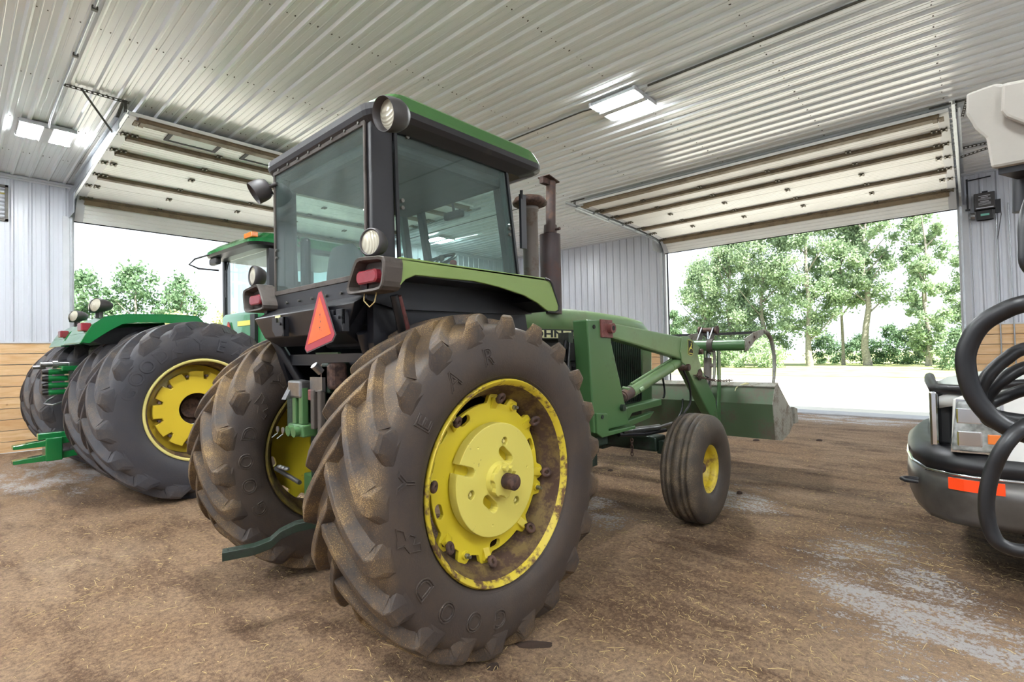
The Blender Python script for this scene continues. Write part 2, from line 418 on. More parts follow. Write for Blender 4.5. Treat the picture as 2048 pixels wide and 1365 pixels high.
# ------------------------------------------------------------------ the building
XB, YA, HC = 13.127, 12.214, 4.79          # right-hand (far) wall, left-hand wall, ceiling height
X0, Y0 = -5.0, -6.0                         # walls behind the camera
P = .2286                                   # rib pitch of the steel sheets (9 in)
def sheet_profile(a0, a1):
    """(along, depth) points of ribbed sheet, ribs standing proud by depth"""
    pts = []; k0 = math.floor(a0/P); k = k0
    while k*P < a1:
        b = k*P
        for d, h in ((0, 0), (.020, .024), (.042, .024), (.062, 0), (.095, 0), (.100, .003), (.108, .003), (.113, 0), (.165, 0), (.170, .003), (.178, .003), (.183, 0)):
            if a0 <= b+d <= a1: pts.append((b+d, h))
        k += 1
    if pts[0][0] > a0: pts.insert(0, (a0, 0))
    if pts[-1][0] < a1: pts.append((a1, 0))
    return pts
def sheet(mb, a0, a1, f, mi=0):
    """f(a, h, end) -> point for end 0/1"""
    pr = sheet_profile(a0, a1); n = len(pr)
    vs = [f(a, h, 0) for a, h in pr]+[f(a, h, 1) for a, h in pr]
    mb.add(vs, [(i, i+1, n+i+1, n+i) for i in range(n-1)], mi)
# ceiling: ribs run along Y
mb = MB(); sheet(mb, X0, XB, lambda a, h, e: (a, (Y0, YA)[e], HC-h)); ceil = struct(mb.build('ceiling', 'ceiling_steel'))
mb = MB()
for row in (-2.8, -1.3, .2, 1.6, 3.15, 4.7, 6.25, 7.77, 9.3, 10.8):
    k = math.floor(X0/P)
    while k*P < XB:
        for d in (.075, .145):
            x = k*P+d+random.uniform(-.006, .006)
            if X0 < x < XB and abs(x-2) < 12: mb.cyl((x, row+random.uniform(-.02, .02), HC), (x, row, HC-.006), .006, n=6)
        k += 1
mb.build('ceiling_screws', 'galv_dark', ceil)['kind'] = 'stuff'
mb = MB(); mb.box(X0-.5, XB+.55, Y0-.5, YA+.55, HC+.3, HC+.55); mb.box(X0-.05, XB+.15, Y0-.05, YA+.15, HC+.03, HC+.3); struct(mb.build('roof', 'roof_felt'))
# doors
A0, A1, AZ = 1.53, 7.55, 4.16              # opening in the left wall (x range, height)
B0, B1, BZ = .15, 6.15, 4.17               # opening in the right wall (y range, height)
WZ = 1.87
def wall_sheet(name, segs, f):
    mb = MB()
    for (a0, a1, z0, z1) in segs: sheet(mb, a0, a1, lambda a, h, e: f(a, h, (z0, z1)[e]))
    return struct(mb.build(name, 'wall_steel'))
wl = wall_sheet('wall_left', [(X0, A0-.1, WZ, HC), (A1+.1, XB, WZ, HC), (A0-.1, A1+.1, AZ, HC)], lambda a, h, z: (a, YA-h, z))
wr = wall_sheet('wall_right', [(Y0, B0-.1, WZ, HC), (B1+.1, YA, WZ, HC), (B0-.1, B1+.1, BZ, HC)], lambda a, h, z: (XB-h, a, z))
wb = wall_sheet('wall_back', [(Y0, YA, 0, HC)], lambda a, h, z: (X0+h, a, z))
wf = wall_sheet('wall_front', [(X0, XB, 0, HC)], lambda a, h, z: (a, Y0+h, z))
mb = MB()
for a0, a1 in ((X0, A0-.1), (A1+.1, XB)):
    for k in range(10): mb.box(a0, a1, YA-.03, YA, k*.187+.005, (k+1)*.187-.005)
mb.build('board_lining', 'pine_boards', wl)
mb = MB()
for a0, a1 in ((Y0, B0-.1), (B1+.1, YA-.03)):
    for k in range(10): mb.box(XB-.03, XB, a0, a1, k*.187+.005, (k+1)*.187-.005)
mb.build('board_lining', 'pine_boards', wr)
# outer skin of the building
mb = MB()
for a0, a1, z0, z1 in ((X0, A0, 0, HC+.3), (A1, XB+.14, 0, HC+.3), (A0, A1, AZ+.02, HC+.3)): mb.box(a0, a1, YA+.06, YA+.14, z0, z1)
for a0, a1, z0, z1 in ((Y0, B0, 0, HC+.3), (B1, YA+.14, 0, HC+.3), (B0, B1, BZ+.02, HC+.3)): mb.box(XB+.06, XB+.14, a0, a1, z0, z1)
struct(mb.build('wall_outside', 'trim_white'))
# trims
def trim(n, *boxes, mat='trim_white', bev=.003):
    mb = MB()
    for b in boxes: mb.box(*b)
    return struct(mb.build('trim_%d' % n, mat, bevel=bev, seg=1))
trim(1, (X0, XB, YA-.045, YA-.001, HC-.06, HC-.02), (X0, XB, YA-.025, YA-.001, HC-.095, HC-.06))
trim(2, (XB-.045, XB-.001, Y0, YA-.05, HC-.05, HC-.02))
trim(3, (A0-.16, A0, YA-.04, YA+.14, 0, AZ+.02))
trim(4, (A1, A1+.16, YA-.04, YA+.14, 0, AZ+.02))
trim(5, (XB-.04, XB+.14, B0-.16, B0, 0, BZ+.02))
trim(6, (XB-.04, XB+.14, B1, B1+.16, 0, BZ+.02))
trim(7, (X0, A0-.16, YA-.045, YA-.03, WZ-.01, WZ+.02), (A1+.16, XB, YA-.045, YA-.03, WZ-.01, WZ+.02))
trim(8, (XB-.045, XB-.03, Y0, B0-.16, WZ-.01, WZ+.02), (XB-.045, XB-.03, B1+.16, YA-.05, WZ-.01, WZ+.02))
# floor with slight unevenness
def floor():
    nx, ny = 260, 250; x0, x1, y0, y1 = X0, XB-.02, Y0, YA; vs = []
    for j in range(ny+1):
        for i in range(nx+1):
            x = x0+(x1-x0)*i/nx; y = y0+(y1-y0)*j/ny
            z = .010*noise.noise(Vector((x*1.1, y*1.1, 0)))+.006*noise.noise(Vector((x*3.7, y*3.7, 4)))+.003*noise.noise(Vector((x*11, y*11, 7)))
            vs.append((x, y, z-.012))
    me = bpy.data.meshes.new('floor'); me.from_pydata(vs, [], [(j*(nx+1)+i, j*(nx+1)+i+1, (j+1)*(nx+1)+i+1, (j+1)*(nx+1)+i) for j in range(ny) for i in range(nx)])
    me.materials.append(M['packed_dirt']); me.polygons.foreach_set('use_smooth', [True]*len(me.polygons))
    o = bpy.data.objects.new('floor', me); C.objects.link(o); struct(o)
floor()
mb = MB(); mb.box(XB-.02, XB+.65, B0-.3, B1+.3, -.3, .015); struct(mb.build('trim_9', 'concrete', bevel=.01))
mb = MB(); mb.box(A0-.3, A1+.3, YA, YA+.65, -.3, .015); struct(mb.build('trim_10', 'concrete', bevel=.01))
mb = MB(); mb.add([(-120, -150, -.04), (220, -150, -.04), (220, 200, -.04), (-120, 200, -.04)], [(0, 1, 2, 3)]); struct(mb.build('ground_outside', 'gravel_yard'))
mb = MB(); mb.box(29.5, 120, -60, 90, -.3, 0.0); mb.box(-60, 29, 36, 90, -.3, 0); struct(mb.build('ground_lawn', 'lawn'))
# ------------------------------------------------------------------ overhead doors (open, lying on their tracks under the ceiling)
def overhead_door(num, T, width, joints, zs, wall_run, lipz, win=False):
    """local: x across the opening 0..width, y distance in from the wall, z up; T maps to the room"""
    root = bpy.data.objects.new('door_%d' % num, None); C.objects.link(root); struct(root)
    n = len(joints)
    pts = list(zip(joints, zs))
    def lay(p, q): # rotation frame for a section from p (inner) to q (outer): local y' along the section
        d = Vector((0, q[0]-p[0], q[1]-p[1])); L = d.length; d.normalize()
        up = Vector((1, 0, 0)).cross(d)
        if up.z < 0: up = -up
        return T @ Matrix(((1, d.x, up.x, 0), (0, d.y, up.y, p[0]), (0, d.z, up.z, p[1]), (0, 0, 0, 1))), L
    for i in range(n):
        p = pts[i]; q = pts[i+1] if i < n-1 else lipz
        Mx, L = lay(p, q)
        mb = MB(Mx)
        if i < n-1:
            # panel with shallow grooves running across
            prof = [(0.008, 0)]; k = 1
            while k*.085 < L-.04:
                y = k*.085; prof += [(y-.005, 0), (y, .008), (y+.005, 0)]; k += 1
            prof += [(L-.008, 0)]
            inner = [(y, z) for y, z in prof]; 
        else:
            prof = [(0.008, 0)]; k = 1
            while k*.085 < L-.02:
                y = k*.085; prof += [(y-.008, 0), (y, .012), (y+.008, 0)]; k += 1
            inner = prof+[(L-.004, 0)]
        poly = inner+[(inner[-1][0], .045), (inner[0][0], .045)]
        mb.prism(poly, 'yz', 0, width)
        sec = mb.build('door_section', 'white_panel', root)
        st = MB(Mx)
        for x in (0.0, width-.12): st.box(x, x+.12, .01, L-.01, -.006, .0)
        st.build('end_stile', 'trim_white', sec)
        if win and i == 0:
            fr = MB(Mx); gl = MB(Mx)
            for k in range(8):
                cx = .82+k*1.0
                if cx > width-.4: break
                w, h = .56, .26; cy = L*.55
                for b in ((cx-w/2-.05, cx+w/2+.05, cy-h/2-.04, cy-h/2), (cx-w/2-.05, cx+w/2+.05, cy+h/2, cy+h/2+.04), (cx-w/2-.05, cx-w/2, cy-h/2, cy+h/2), (cx+w/2, cx+w/2+.05, cy-h/2, cy+h/2)):
                    fr.box(b[0], b[1], b[2], b[3], -.014, .0)
                gl.box(cx-w/2, cx+w/2, cy-h/2, cy+h/2, -.006, -.002)
                fr.build('window_frame', 'dark_void', sec); gl.build('window_pane', 'window_glare_white', sec)
                fr = MB(Mx); gl = MB(Mx)
        # stiffening strut under each joint
        if i in (0, 1, 2, 4, 6) or i == n-1:
            s2 = MB(Mx); yy = .03
            w = .13 if i == 0 else .10
            s2.box(.1, width-.1, yy, yy+w, -.055, -.049); s2.box(.1, width-.1, yy, yy+.006, -.055, 0); s2.box(.1, width-.1, yy+w-.006, yy+w, -.055, 0)
            s2.box(.1, width-.1, yy-.025, yy, -.012, -.004); s2.box(.1, width-.1, yy+w, yy+w+.02, -.012, -.004)
            s2.build('strut', 'strut_tan', root)
        if i > 0:
            for x in [.03, .14]+[width*k/5 for k in (1, 2, 3, 4)]+[width-.2, width-.09]:
                h = MB(Mx); h.box(x, x+.075, -.05, .055, -.012, -.004); h.cyl((x-.002, 0, -.022), (x+.077, 0, -.022), .011, n=8)
                h.box(x, x+.02, -.06, .06, -.028, -.004); h.box(x+.055, x+.075, -.06, .06, -.028, -.004)
                h.build('hinge', 'hinge_metal', root)
        if i == 0:
            for x in (.05, width-.17):
                h = MB(Mx); h.bbox(x, x+.055, .0, .15, -.075, -.055, .004); h.bbox(x+.065, x+.12, .0, .15, -.075, -.055, .004)
                h.cyl((x+.027, .05, -.08), (x+.027, .05, -.075), .008, n=8); h.build('top_bracket', 'strut_tan', root)
        r = MB(Mx)
        for x, sx in ((0, -1), (width, 1)):
            r.cyl((x, .03, -.03), (x+sx*.07, .03, -.03), .008, n=8); r.cyl((x+sx*.045, .03, -.03), (x+sx*.065, .03, -.03), .024, n=14)
        r.build('roller', 'galvanized', root)
    # rubber seal under the bottom edge
    Mx, L = lay(pts[-1], lipz); mb = MB(Mx); mb.box(0, width, L, L+.02, 0, .045); mb.build('bottom_seal', 'black_rubber', root)
    return root
t = NT('window_glare_white'); e = t.new('ShaderNodeBsdfTranslucent'); e.inputs[0].default_value = (.9, .93, .95, 1); d_ = t.new('ShaderNodeBsdfDiffuse'); d_.inputs[0].default_value = (.9, .92, .93, 1); x_ = t.new('ShaderNodeMixShader'); t.link(e.outputs[0], x_.inputs[1]); t.link(d_.outputs[0], x_.inputs[2]); t.link(d_.outputs[0], t.out.inputs[0]); M['window_glare_white'] = t.m  # white colour stands in for doorway light reflected in the panes
TA = Matrix(((1, 0, 0, A0+.0), (0, -1, 0, YA), (0, 0, 1, 0), (0, 0, 0, 1)))
TB = Matrix(((0, -1, 0, XB), (1, 0, 0, B0), (0, 0, 1, 0), (0, 0, 0, 1)))
JA = [4.36, 3.70, 3.02, 2.38, 1.72, 1.05, .40]; ZA = [4.66, 4.64, 4.62, 4.60, 4.585, 4.56, 4.50]
overhead_door(1, TA, A1-A0, JA, ZA, 0, (.06, 4.10), win=True)
JB = [4.12, 3.46, 2.82, 2.18, 1.54, .95, .36]; ZB = [4.66, 4.64, 4.62, 4.595, 4.57, 4.53, 4.47]
overhead_door(2, TB, B1-B0, JB, ZB, 0, (.05, 4.13))
def track(T, x, sx, label, length=4.5):
    """channel: vertical up the jamb, bend, then out under the ceiling"""
    pts = [(.10, z) for z in (0.05, 1.5, 3.0, 4.0)]
    for k in range(1, 7):
        a = PI/2*k/6*.96; pts.append((.10+.42*(1-math.cos(a)), 4.08+.42*math.sin(a)))
    pts.append((length, 4.655))
    mb = MB(T)
    prof = [(-.028, -.0), (.028, 0), (.028, .035), (.024, .035), (.024, .004), (-.024, .004), (-.024, .035), (-.028, .035)]
    rings = []
    for i, (y, z) in enumerate(pts):
        a = pts[max(i-1, 0)]; b = pts[min(i+1, len(pts)-1)]; d = Vector((b[0]-a[0], b[1]-a[1])).normalized(); n = Vector((-d.y, d.x))
        rings.append([(x-sx*w, y+n.x*u, z+n.y*u-.03) for u, w in prof])
    mb.loft(rings, 0, False)
    # angle iron that stiffens the upper run, and the flag bracket
    mb.box(*(sorted((x, x+sx*.006))+[.62, length-.35, 4.52, 4.66]))
    mb.box(*(sorted((x, x+sx*.05))+[.62, length-.35, 4.655, 4.661]))
    mb.box(*(sorted((x, x+sx*.006))+[.02, .62, 4.15, 4.62]))
    return tag(mb.build('door_track', 'galvanized'), label, 'track', 'overhead door tracks')
track(TA, -.07, -1, 'galvanized door track rising on the left jamb of the left doorway')
track(TA, A1-A0+.07, 1, 'galvanized door track on the far jamb of the left doorway, behind the tractors')
track(TB, -.07, -1, 'galvanized door track beside the right jamb of the right doorway, near the opener')
track(TB, B1-B0+.07, 1, 'galvanized door track on the left jamb of the right doorway')
def perf_bar(mb, p0, p1, w=.035, side=(0, 0, 1)):
    """perforated angle iron as a row of short links with slots between"""
    p0 = Vector(p0); p1 = Vector(p1); d = (p1-p0); L = d.length; d.normalize(); s = Vector(side); s = (s-d*s.dot(d)).normalized(); t = d.cross(s)
    Mx = Matrix(((d.x, s.x, t.x, p0.x), (d.y, s.y, t.y, p0.y), (d.z, s.z, t.z, p0.z), (0, 0, 0, 1)))
    mb.box(0, L, 0, .009, 0, .003, 0, Mx); mb.box(0, L, w-.009, w, 0, .003, 0, Mx); mb.box(0, L, 0, .003, 0, w*.8, 0, Mx)
    n = int(L/.05)
    for k in range(n+1):
        x = min(k*.05, L-.016); mb.box(x, x+.022, .009, w-.009, 0, .003, 0, Mx)
def hanger(label, pts):
    mb = MB()
    for a, b, sd in pts: perf_bar(mb, a, b, side=sd)
    return tag(mb.build('track_hanger', 'galv_dark'), label, 'bracket', 'perforated door track hangers')
hanger('perforated steel triangle bracket on the ceiling above the left doorway', [((.88, 7.72, HC-.025), (1.50, 7.72, HC-.025), (0, 0, -1)), ((1.06, 7.72, HC-.04), (1.43, 8.3, 4.56), (0, 0, -1)), ((1.44, 7.74, HC-.02), (1.44, 8.2, 4.66), (0, 1, 0)), ((1.45, 7.72, HC-.02), (1.45, 7.72, 4.62), (0, 1, 0))])
hanger('perforated steel bracket holding the right end of the right door track', [((9.0, -.02, HC-.025), (9.0, .35, HC-.025), (1, 0, 0)), ((9.0, .06, HC-.02), (9.0, .06, 4.62), (0, 1, 0)), ((9.03, -.06, HC-.02), (9.4, -.0, 4.66), (0, 1, 0))])
hanger('perforated steel diagonal brace right of the right door, near the wall', [((11.2, -.9, HC-.03), (11.2, .05, HC-.03), (0, 0, -1)), ((11.25, -.8, HC-.03), (11.25, .06, 4.6), (0, 1, 0))])
hanger('perforated steel hanger at the left end of the right door track', [((9.0, 6.0, HC-.025), (9.0, 6.35, HC-.025), (1, 0, 0)), ((9.0, 6.24, HC-.02), (9.0, 6.24, 4.62), (0, 1, 0))])
# ------------------------------------------------------------------ lamps and services on the ceiling and walls
def fixture(x, y, label, vis=True, along='y'):
    t = thing('ceiling_light', label, 'light fixture', (x, y, HC-.02), 0 if along == 'y' else 0, 'flat panel ceiling lights')
    mb = MB(); L, W = .60, .57
    mb.bbox(-W/2, W/2, -L/2, L/2, -.045, -.005, .006); mb.box(-.05, .05, -L/2-.02, L/2+.02, -.065, -.005)
    mb.box(-W/2-.01, W/2+.01, -L/2-.03, -L/2, -.05, -.0); mb.box(-W/2-.01, W/2+.01, L/2, L/2+.03, -.05, -.0)
    mb.build('housing', 'trim_white', t)
    for cx in (-.235, -.125, .125, .235):
        d = MB(); d.box(cx-.036, cx+.036, -L/2+.01, L/2-.01, -.058, -.0455); d.build('light_strip', 'led', t)
    return t
fixture(.90, 9.55, 'four-strip light panel on the ceiling at the far left, beside the left doorway')
fixture(5.90, 3.30, 'four-strip light panel on the ceiling in the middle, above the loader tractor')
fixture(9.25, 11.05, 'four-strip light panel at the far corner, seen through the cab side window')
# unseen fixtures of the same kind, added beyond the frame to light the room
for x, y in ((.90, 3.3), (.9, -2.6), (3.4, -4.6), (-3.4, 3.3), (-3.4, -2.6), (-3.4, 9.5), (-2.0, 6.4), (9.6, -3.6), (-1.2, .4)):
    fixture(x, y, 'added unseen four-strip light panel behind or above the camera')
def conduit(pts, label, r=.011, mat='galvanized', name='conduit', group='electrical conduits'):
    return tag(MB().tube(pts, r, 8).build(name, mat), label, 'conduit', group)
conduit([(5.72, -5.9, HC-.03), (5.72, 2.85, HC-.03)], 'dark conduit running along the ceiling rib from the right to the middle light', .014, 'galv_dark')
conduit([(5.72, 2.85, HC-.03), (5.78, 2.92, HC-.06), (5.86, 3.0, HC-.05)], 'short grey cable drooping into the right end of the middle light', .006, 'trim_white')
conduit([(5.74, 3.62, HC-.04), (5.72, 3.8, HC-.03), (5.72, 11.9, HC-.03)], 'thin conduit leaving the middle light toward the left wall', .010, 'galv_dark')
conduit([(.88, -5.9, HC-.035), (.88, 7.9, HC-.035), (.89, 9.0, HC-.035), (.90, 9.22, HC-.07)], 'metal conduit along the ceiling rib to the far left light', .012)
for y in (5.85, 6.9): tag(MB().box(.86, .905, y-.02, y+.02, HC-.056, HC-.018).build('conduit_clip', 'galv_dark'), ('conduit clip on the left ceiling conduit, ' + {5.85: 'nearer the top edge', 6.9: 'nearer the bracket'}[y]), 'clip', 'ceiling conduit clips')
conduit([(XB-.05, -.39, 3.95), (XB-.05, -.39, 0.1)], 'vertical steel conduit on the right wall, the one nearer the doorway')
conduit([(XB-.05, -.56, 4.1), (XB-.05, -.58, 0.1)], 'vertical steel conduit on the right wall, the one farther from the doorway')
conduit([(XB-.06, -.40, 4.0), (XB-.08, -.45, 4.1), (XB-.09, -.46, 3.9), (XB-.05, -.42, 3.6), (XB-.05, -.39, 3.4)], 'thin dark cable looping from the door opener to the conduit', .006, 'black_rubber')
conduit([(8.55, 6.6, HC-.04), (8.6, 12.1, HC-.04)], 'dark conduit across the ceiling in the far corner', .011, 'galv_dark')
# door opener on the right wall
t = thing('door_opener', 'black electric door opener with printed label on the right wall', 'door opener', (XB-.03, -.24, 4.1))
mb = MB(); mb.bbox(-.16, 0, -.145, .145, -.08, .23, .012); mb.build('motor_housing', 'lamp_body', t)
mb = MB(); mb.bbox(-.14, 0, -.12, .12, -.27, -.09, .012); mb.box(-.16, -.0, -.1, .1, -.27, -.25); mb.build('control_box', 'black_plastic', t)
for i, (z0, z1, w) in enumerate(((.165, .175, .08), (.135, .145, .05), (.115, .12, .085), (.095, .1, .085), (.06, .07, .06), (.04, .045, .085), (.02, .025, .085), (0, .005, .085), (-.06, -.045, .12))):
    mb = MB(); mb.box(-.163, -.1595, -w, w, z0, z1); mb.build('label_print', 'trim_white', t)
mb = MB(); mb.box(-.143, -.139, -.06, .06, -.2, -.16); mb.build('panel_light', 'label_teal', t)
mb = MB(); mb.cyl((-.06, .14, -.17), (-.06, .2, -.17), .07, n=18); mb.tube([(-.08, .2+.02*math.cos(a), -.17+.07*math.sin(a)) for a in [k*.5 for k in range(12)]], .008, 6); mb.build('chain_wheel', 'steel_worn', t)
mb = MB(); mb.box(-.08, -.05, .22, .25, -.02, .55); mb.box(-.08, -.05, .2, .27, -.05, -.02); mb.cyl((-.06, .24, .52), (-.06, -.1, .54), .012, n=8); mb.build('mount_bracket', 'black_paint', t)
mb = MB(); mb.box(-.1, -.0, -.22, -.145, -.16, .08); mb.build('side_lever', 'black_paint', t)
mb = MB(); mb.box(-.09, -.0, -.05, .03, .23, .27); mb.build('cable_gland', 'black_paint', t)
tag(MB().tube([(XB-.09, -.035, 3.85-.01*k) for k in range(0, 260, 10)], .007, 6).build('hoist_chain', 'steel_worn'), 'thin hanging hoist chain below the door opener', 'chain')
# louvred vent in the left wall
t = thing('wall_vent', 'wooden-framed louvred wall vent at the left edge of the photo', 'vent', (.25, YA-.02, 4.26))
mb = MB()
for b in ((-.42, .42, -.03, .0, -.31, -.27), (-.42, .42, -.03, 0, .27, .31), (-.42, -.38, -.03, 0, -.31, .31), (.38, .42, -.03, 0, -.31, .31)): mb.box(*b)
mb.build('vent_frame', 'galv_dark', t)
for k in range(8):
    mb = MB(); z = -.24+k*.068; mb.box(-.38, .38, -.025, .02, -.003, .003, 0, Matrix.Translation((0, 0, z)) @ Matrix.Rotation(rad(38), 4, 'X')); mb.build('louvre', 'cream_rim' if k == 6 else 'trim_white', t)
# small dark box on the far wall between the stacks
tag(MB().bbox(XB-.1, XB-.02, 10.1, 10.2, 3.35, 3.7, .01).build('wall_box', 'black_plastic'), 'small dark wall box seen between the exhaust stacks', 'electrical box')
# ------------------------------------------------------------------ tyres and wheels (axis along Y, outer side -Y)
def interp(tab, x):
    if x <= tab[0][0]: return tab[0][1]
    for (a, fa), (b, fb) in zip(tab, tab[1:]):
        if x <= b: return fa+(fb-fa)*(x-a)/(b-a)
    return tab[-1][1]
def make_tire(parent, mat, R, hw, rb, nl, lugh, name='tire', lug_w=.022, lug_b=.036, sweep=.34, side_r=None, loc=None, phase=0, shoulder=.9):
    """R outer radius over lugs, hw half width, rb bead radius"""
    Rt = R-lugh; sp = Rt-rb
    side = [(rb-.01, hw*.74), (rb+.0, hw*.80), (rb+.015, hw*.86), (rb+sp*.12, hw*.93), (rb+sp*.28, hw*.99), (rb+sp*.45, hw*1.0), (rb+sp*.62, hw*.985), (rb+sp*.78, hw*.95), (rb+sp*.88, hw*.90)]
    tread = [(Rt-.028, hw*.84), (Rt-.012, hw*.6), (Rt-.003, hw*.3), (Rt, 0)]
    prof = side+tread
    full = [(r, w) for r, w in prof]+[(r, -w) for r, w in prof[::-1][1:]]
    mb = MB(); mb.lathe(full, n=120)
    mb.lathe([(rb-.01, hw*.74), (rb-.01, -hw*.74)], n=120)
    # raised lines around the sidewall
    for sg in (-1, 1):
        for rr in (rb+.022, rb+.05):
            w = interp([(r, w) for r, w in side], rr)
            mb.lathe([(rr-.003, sg*(w-.002)), (rr, sg*(w+.003)), (rr+.003, sg*(w-.002))], n=120)
    surf = [(hw*0, Rt), (hw*.3, Rt-.003), (hw*.6, Rt-.012), (hw*.84, Rt-.028), (hw*.90, rb+sp*.88)]
    # each lug: centreline stations (w, r_top, r_base, angle offset, half-width top, half-width base)
    st = [(-.10, 1.0, 0), (.05, 1.0, .0), (.25, .9985, 0), (.45, .996, 0), (.63, .992, 0), (.78, .986, 0), (.90, .974, 0)]
    for side_s in (1, -1):
        for k in range(nl):
            a0 = phase+2*PI*(k+(.5 if side_s < 0 else 0))/nl
            rings = []
            def ring(w, rt, rbse, ang, ht, hb, wt=None):
                wt = w if wt is None else wt
                q = []
                for (aa, rr, ww) in ((-hb/rbse, rbse, w), (-ht/rt, rt, wt), (ht/rt, rt, wt), (hb/rbse, rbse, w)):
                    th = ang+aa
                    q.append((rr*math.cos(th), side_s*ww*1.0, rr*math.sin(th)))
                return q
            for (wf_, rtf, _) in st:
                w = wf_*hw; ang = a0+sweep*(max(wf_, -.1)**1.0 if wf_ > 0 else wf_)*1.0
                base = interp(surf, abs(w))-.006
                fl = 1+.75*max(0, wf_-.35)
                rings.append(ring(w, R*rtf, base, ang, lug_w*fl, lug_b*fl))
            ae = a0+sweep*.92
            for (rt, wt, rbs, wb, e, ht, hb) in ((R*.965, hw*.955, Rt-.05, hw*.86, .0, 1.5, 1.5), (R*.945, hw*.985, rb+sp*.82, hw*.90, .006, 1.5, 1.6), (rb+sp*.88, hw*.992, rb+sp*.74, hw*.93, .012, 1.2, 1.7), (rb+sp*.74, hw*.985, rb+sp*.66, hw*.96, .016, .5, 1.5)):
                q = []
                for (sg, rr, ww, hh) in ((-1, rbs, wb, lug_b*hb), (-1, rt, wt, lug_w*ht), (1, rt, wt, lug_w*ht), (1, rbs, wb, lug_b*hb)):
                    th = ae+e+sg*hh/rr; q.append((rr*math.cos(th), side_s*ww, rr*math.sin(th)))
                rings.append(q)
            mb.loft(rings, 0, False, True, closed=True)
    o = mb.build(name, mat, parent, bevel=.010, seg=2)
    if loc: o.location = loc
    wt = [(r, w) for r, w in side]
    return o, lambda r: interp(wt, r)
def sidewall_text(tire, mat, letters, r, size, wfun, side=-1, outline=.0045, extrude=.003, sx=1.0):
    """letters: (char, angle in degrees, counter-clockwise from +X seen from -Y)"""
    mb = MB()
    for ch, a in letters:
        if ch == '*':   # winged foot
            pl = [(-.9, -.45), (-.5, -.5), (-.35, -.2), (.0, -.35), (.25, -.1), (.1, .1), (.55, .15), (.75, .45), (.3, .42), (-.1, .5), (-.15, .2), (-.6, .05)]
            pl = [(x*size*.7, y*size*.9) for x, y in pl]
            if outline:
                m2 = MB(); m2.tube([(x, y, 0) for x, y in pl], outline, 5, closed=True); vs, fs = m2.v, m2.f
            else:
                m2 = MB(); m2.prism(pl, 'xy', -extrude, extrude); vs, fs = m2.v, m2.f
        else: vs, fs = text_mesh(ch, size, outline, extrude)
        out = []
        for x, y, z in vs:
            rr = r+y; th = rad(a)-x*sx/r; out.append((rr*math.cos(th), side*(wfun(rr)+z+.002), rr*math.sin(th)))
        mb.add(out, fs, 0, False)
    return mb.build('sidewall_lettering', mat, tire)
# ------------------------------------------------------------------ the green loader tractor
TX, TY = 1.95, 2.9
tr = thing('loader_tractor', 'dusty older green tractor with front loader and high cab, in the centre', 'tractor', (TX, TY, 0))
OFF = Matrix.Translation((-TX, -TY, 0))
def W(): return MB(OFF)
def rear_wheel(yc, outer, text, phase):
    """outer = -1 when the dished side faces -Y"""
    tire, wf_ = make_tire(tr, 'tire_old', .885, .272, .528, 21, .05, loc=(0, yc-TY, .868), phase=phase, sweep=.42, lug_w=.026, lug_b=.052)
    sidewall_text(tire, 'tire_old', text, .662, .125, wf_, -1)
    rim = MB()
    o = outer
    pr = [(.524, .246), (.532, .236), (.530, .222), (.503, .205), (.492, .19), (.488, .15), (.465, .13), (.452, .10), (.452, -.10), (.465, -.13), (.488, -.15), (.492, -.19), (.503, -.205), (.530, -.222), (.532, -.236), (.524, -.246)]
    rim.lathe([(r, -o*w*-1) for r, w in pr], n=72)
    inner = [(.521, .245), (.508, .236), (.497, .215), (.482, .195), (.478, .155), (.455, .135), (.440, .10), (.440, -.10), (.455, -.135), (.478, -.155), (.482, -.195), (.497, -.215), (.508, -.236), (.521, -.245)]
    rim.lathe(inner, n=72, mids=[0, 0, 1, 1, 1, 1, 1, 1, 1, 1, 1, 0, 0])
    rim.lathe([(.524, .246), (.521, .245)], n=72); rim.lathe([(.524, -.246), (.521, -.245)], n=72)
    ro = rim.build('wheel_rim', ['yellow_rim' if outer < 0 else 'yellow_dirty_shaded', 'rust_barrel'], tr); ro.location = (0, yc-TY, .868)
    return tire, ro
R1, rim1 = rear_wheel(2.06, -1, [('G', -99), ('O', -115), ('O', -132), ('D', -149), ('*', -170), ('Y', 169), ('E', 147), ('A', 125), ('R', 103)], .13)
R2, rim2 = rear_wheel(3.76, 1, [('G', -151), ('O', -166), ('O', 180), ('D', 165), ('*', 148), ('Y', 132), ('E', 116), ('A', 100), ('R', 85), ('S', -30), ('P', -40)], .0)
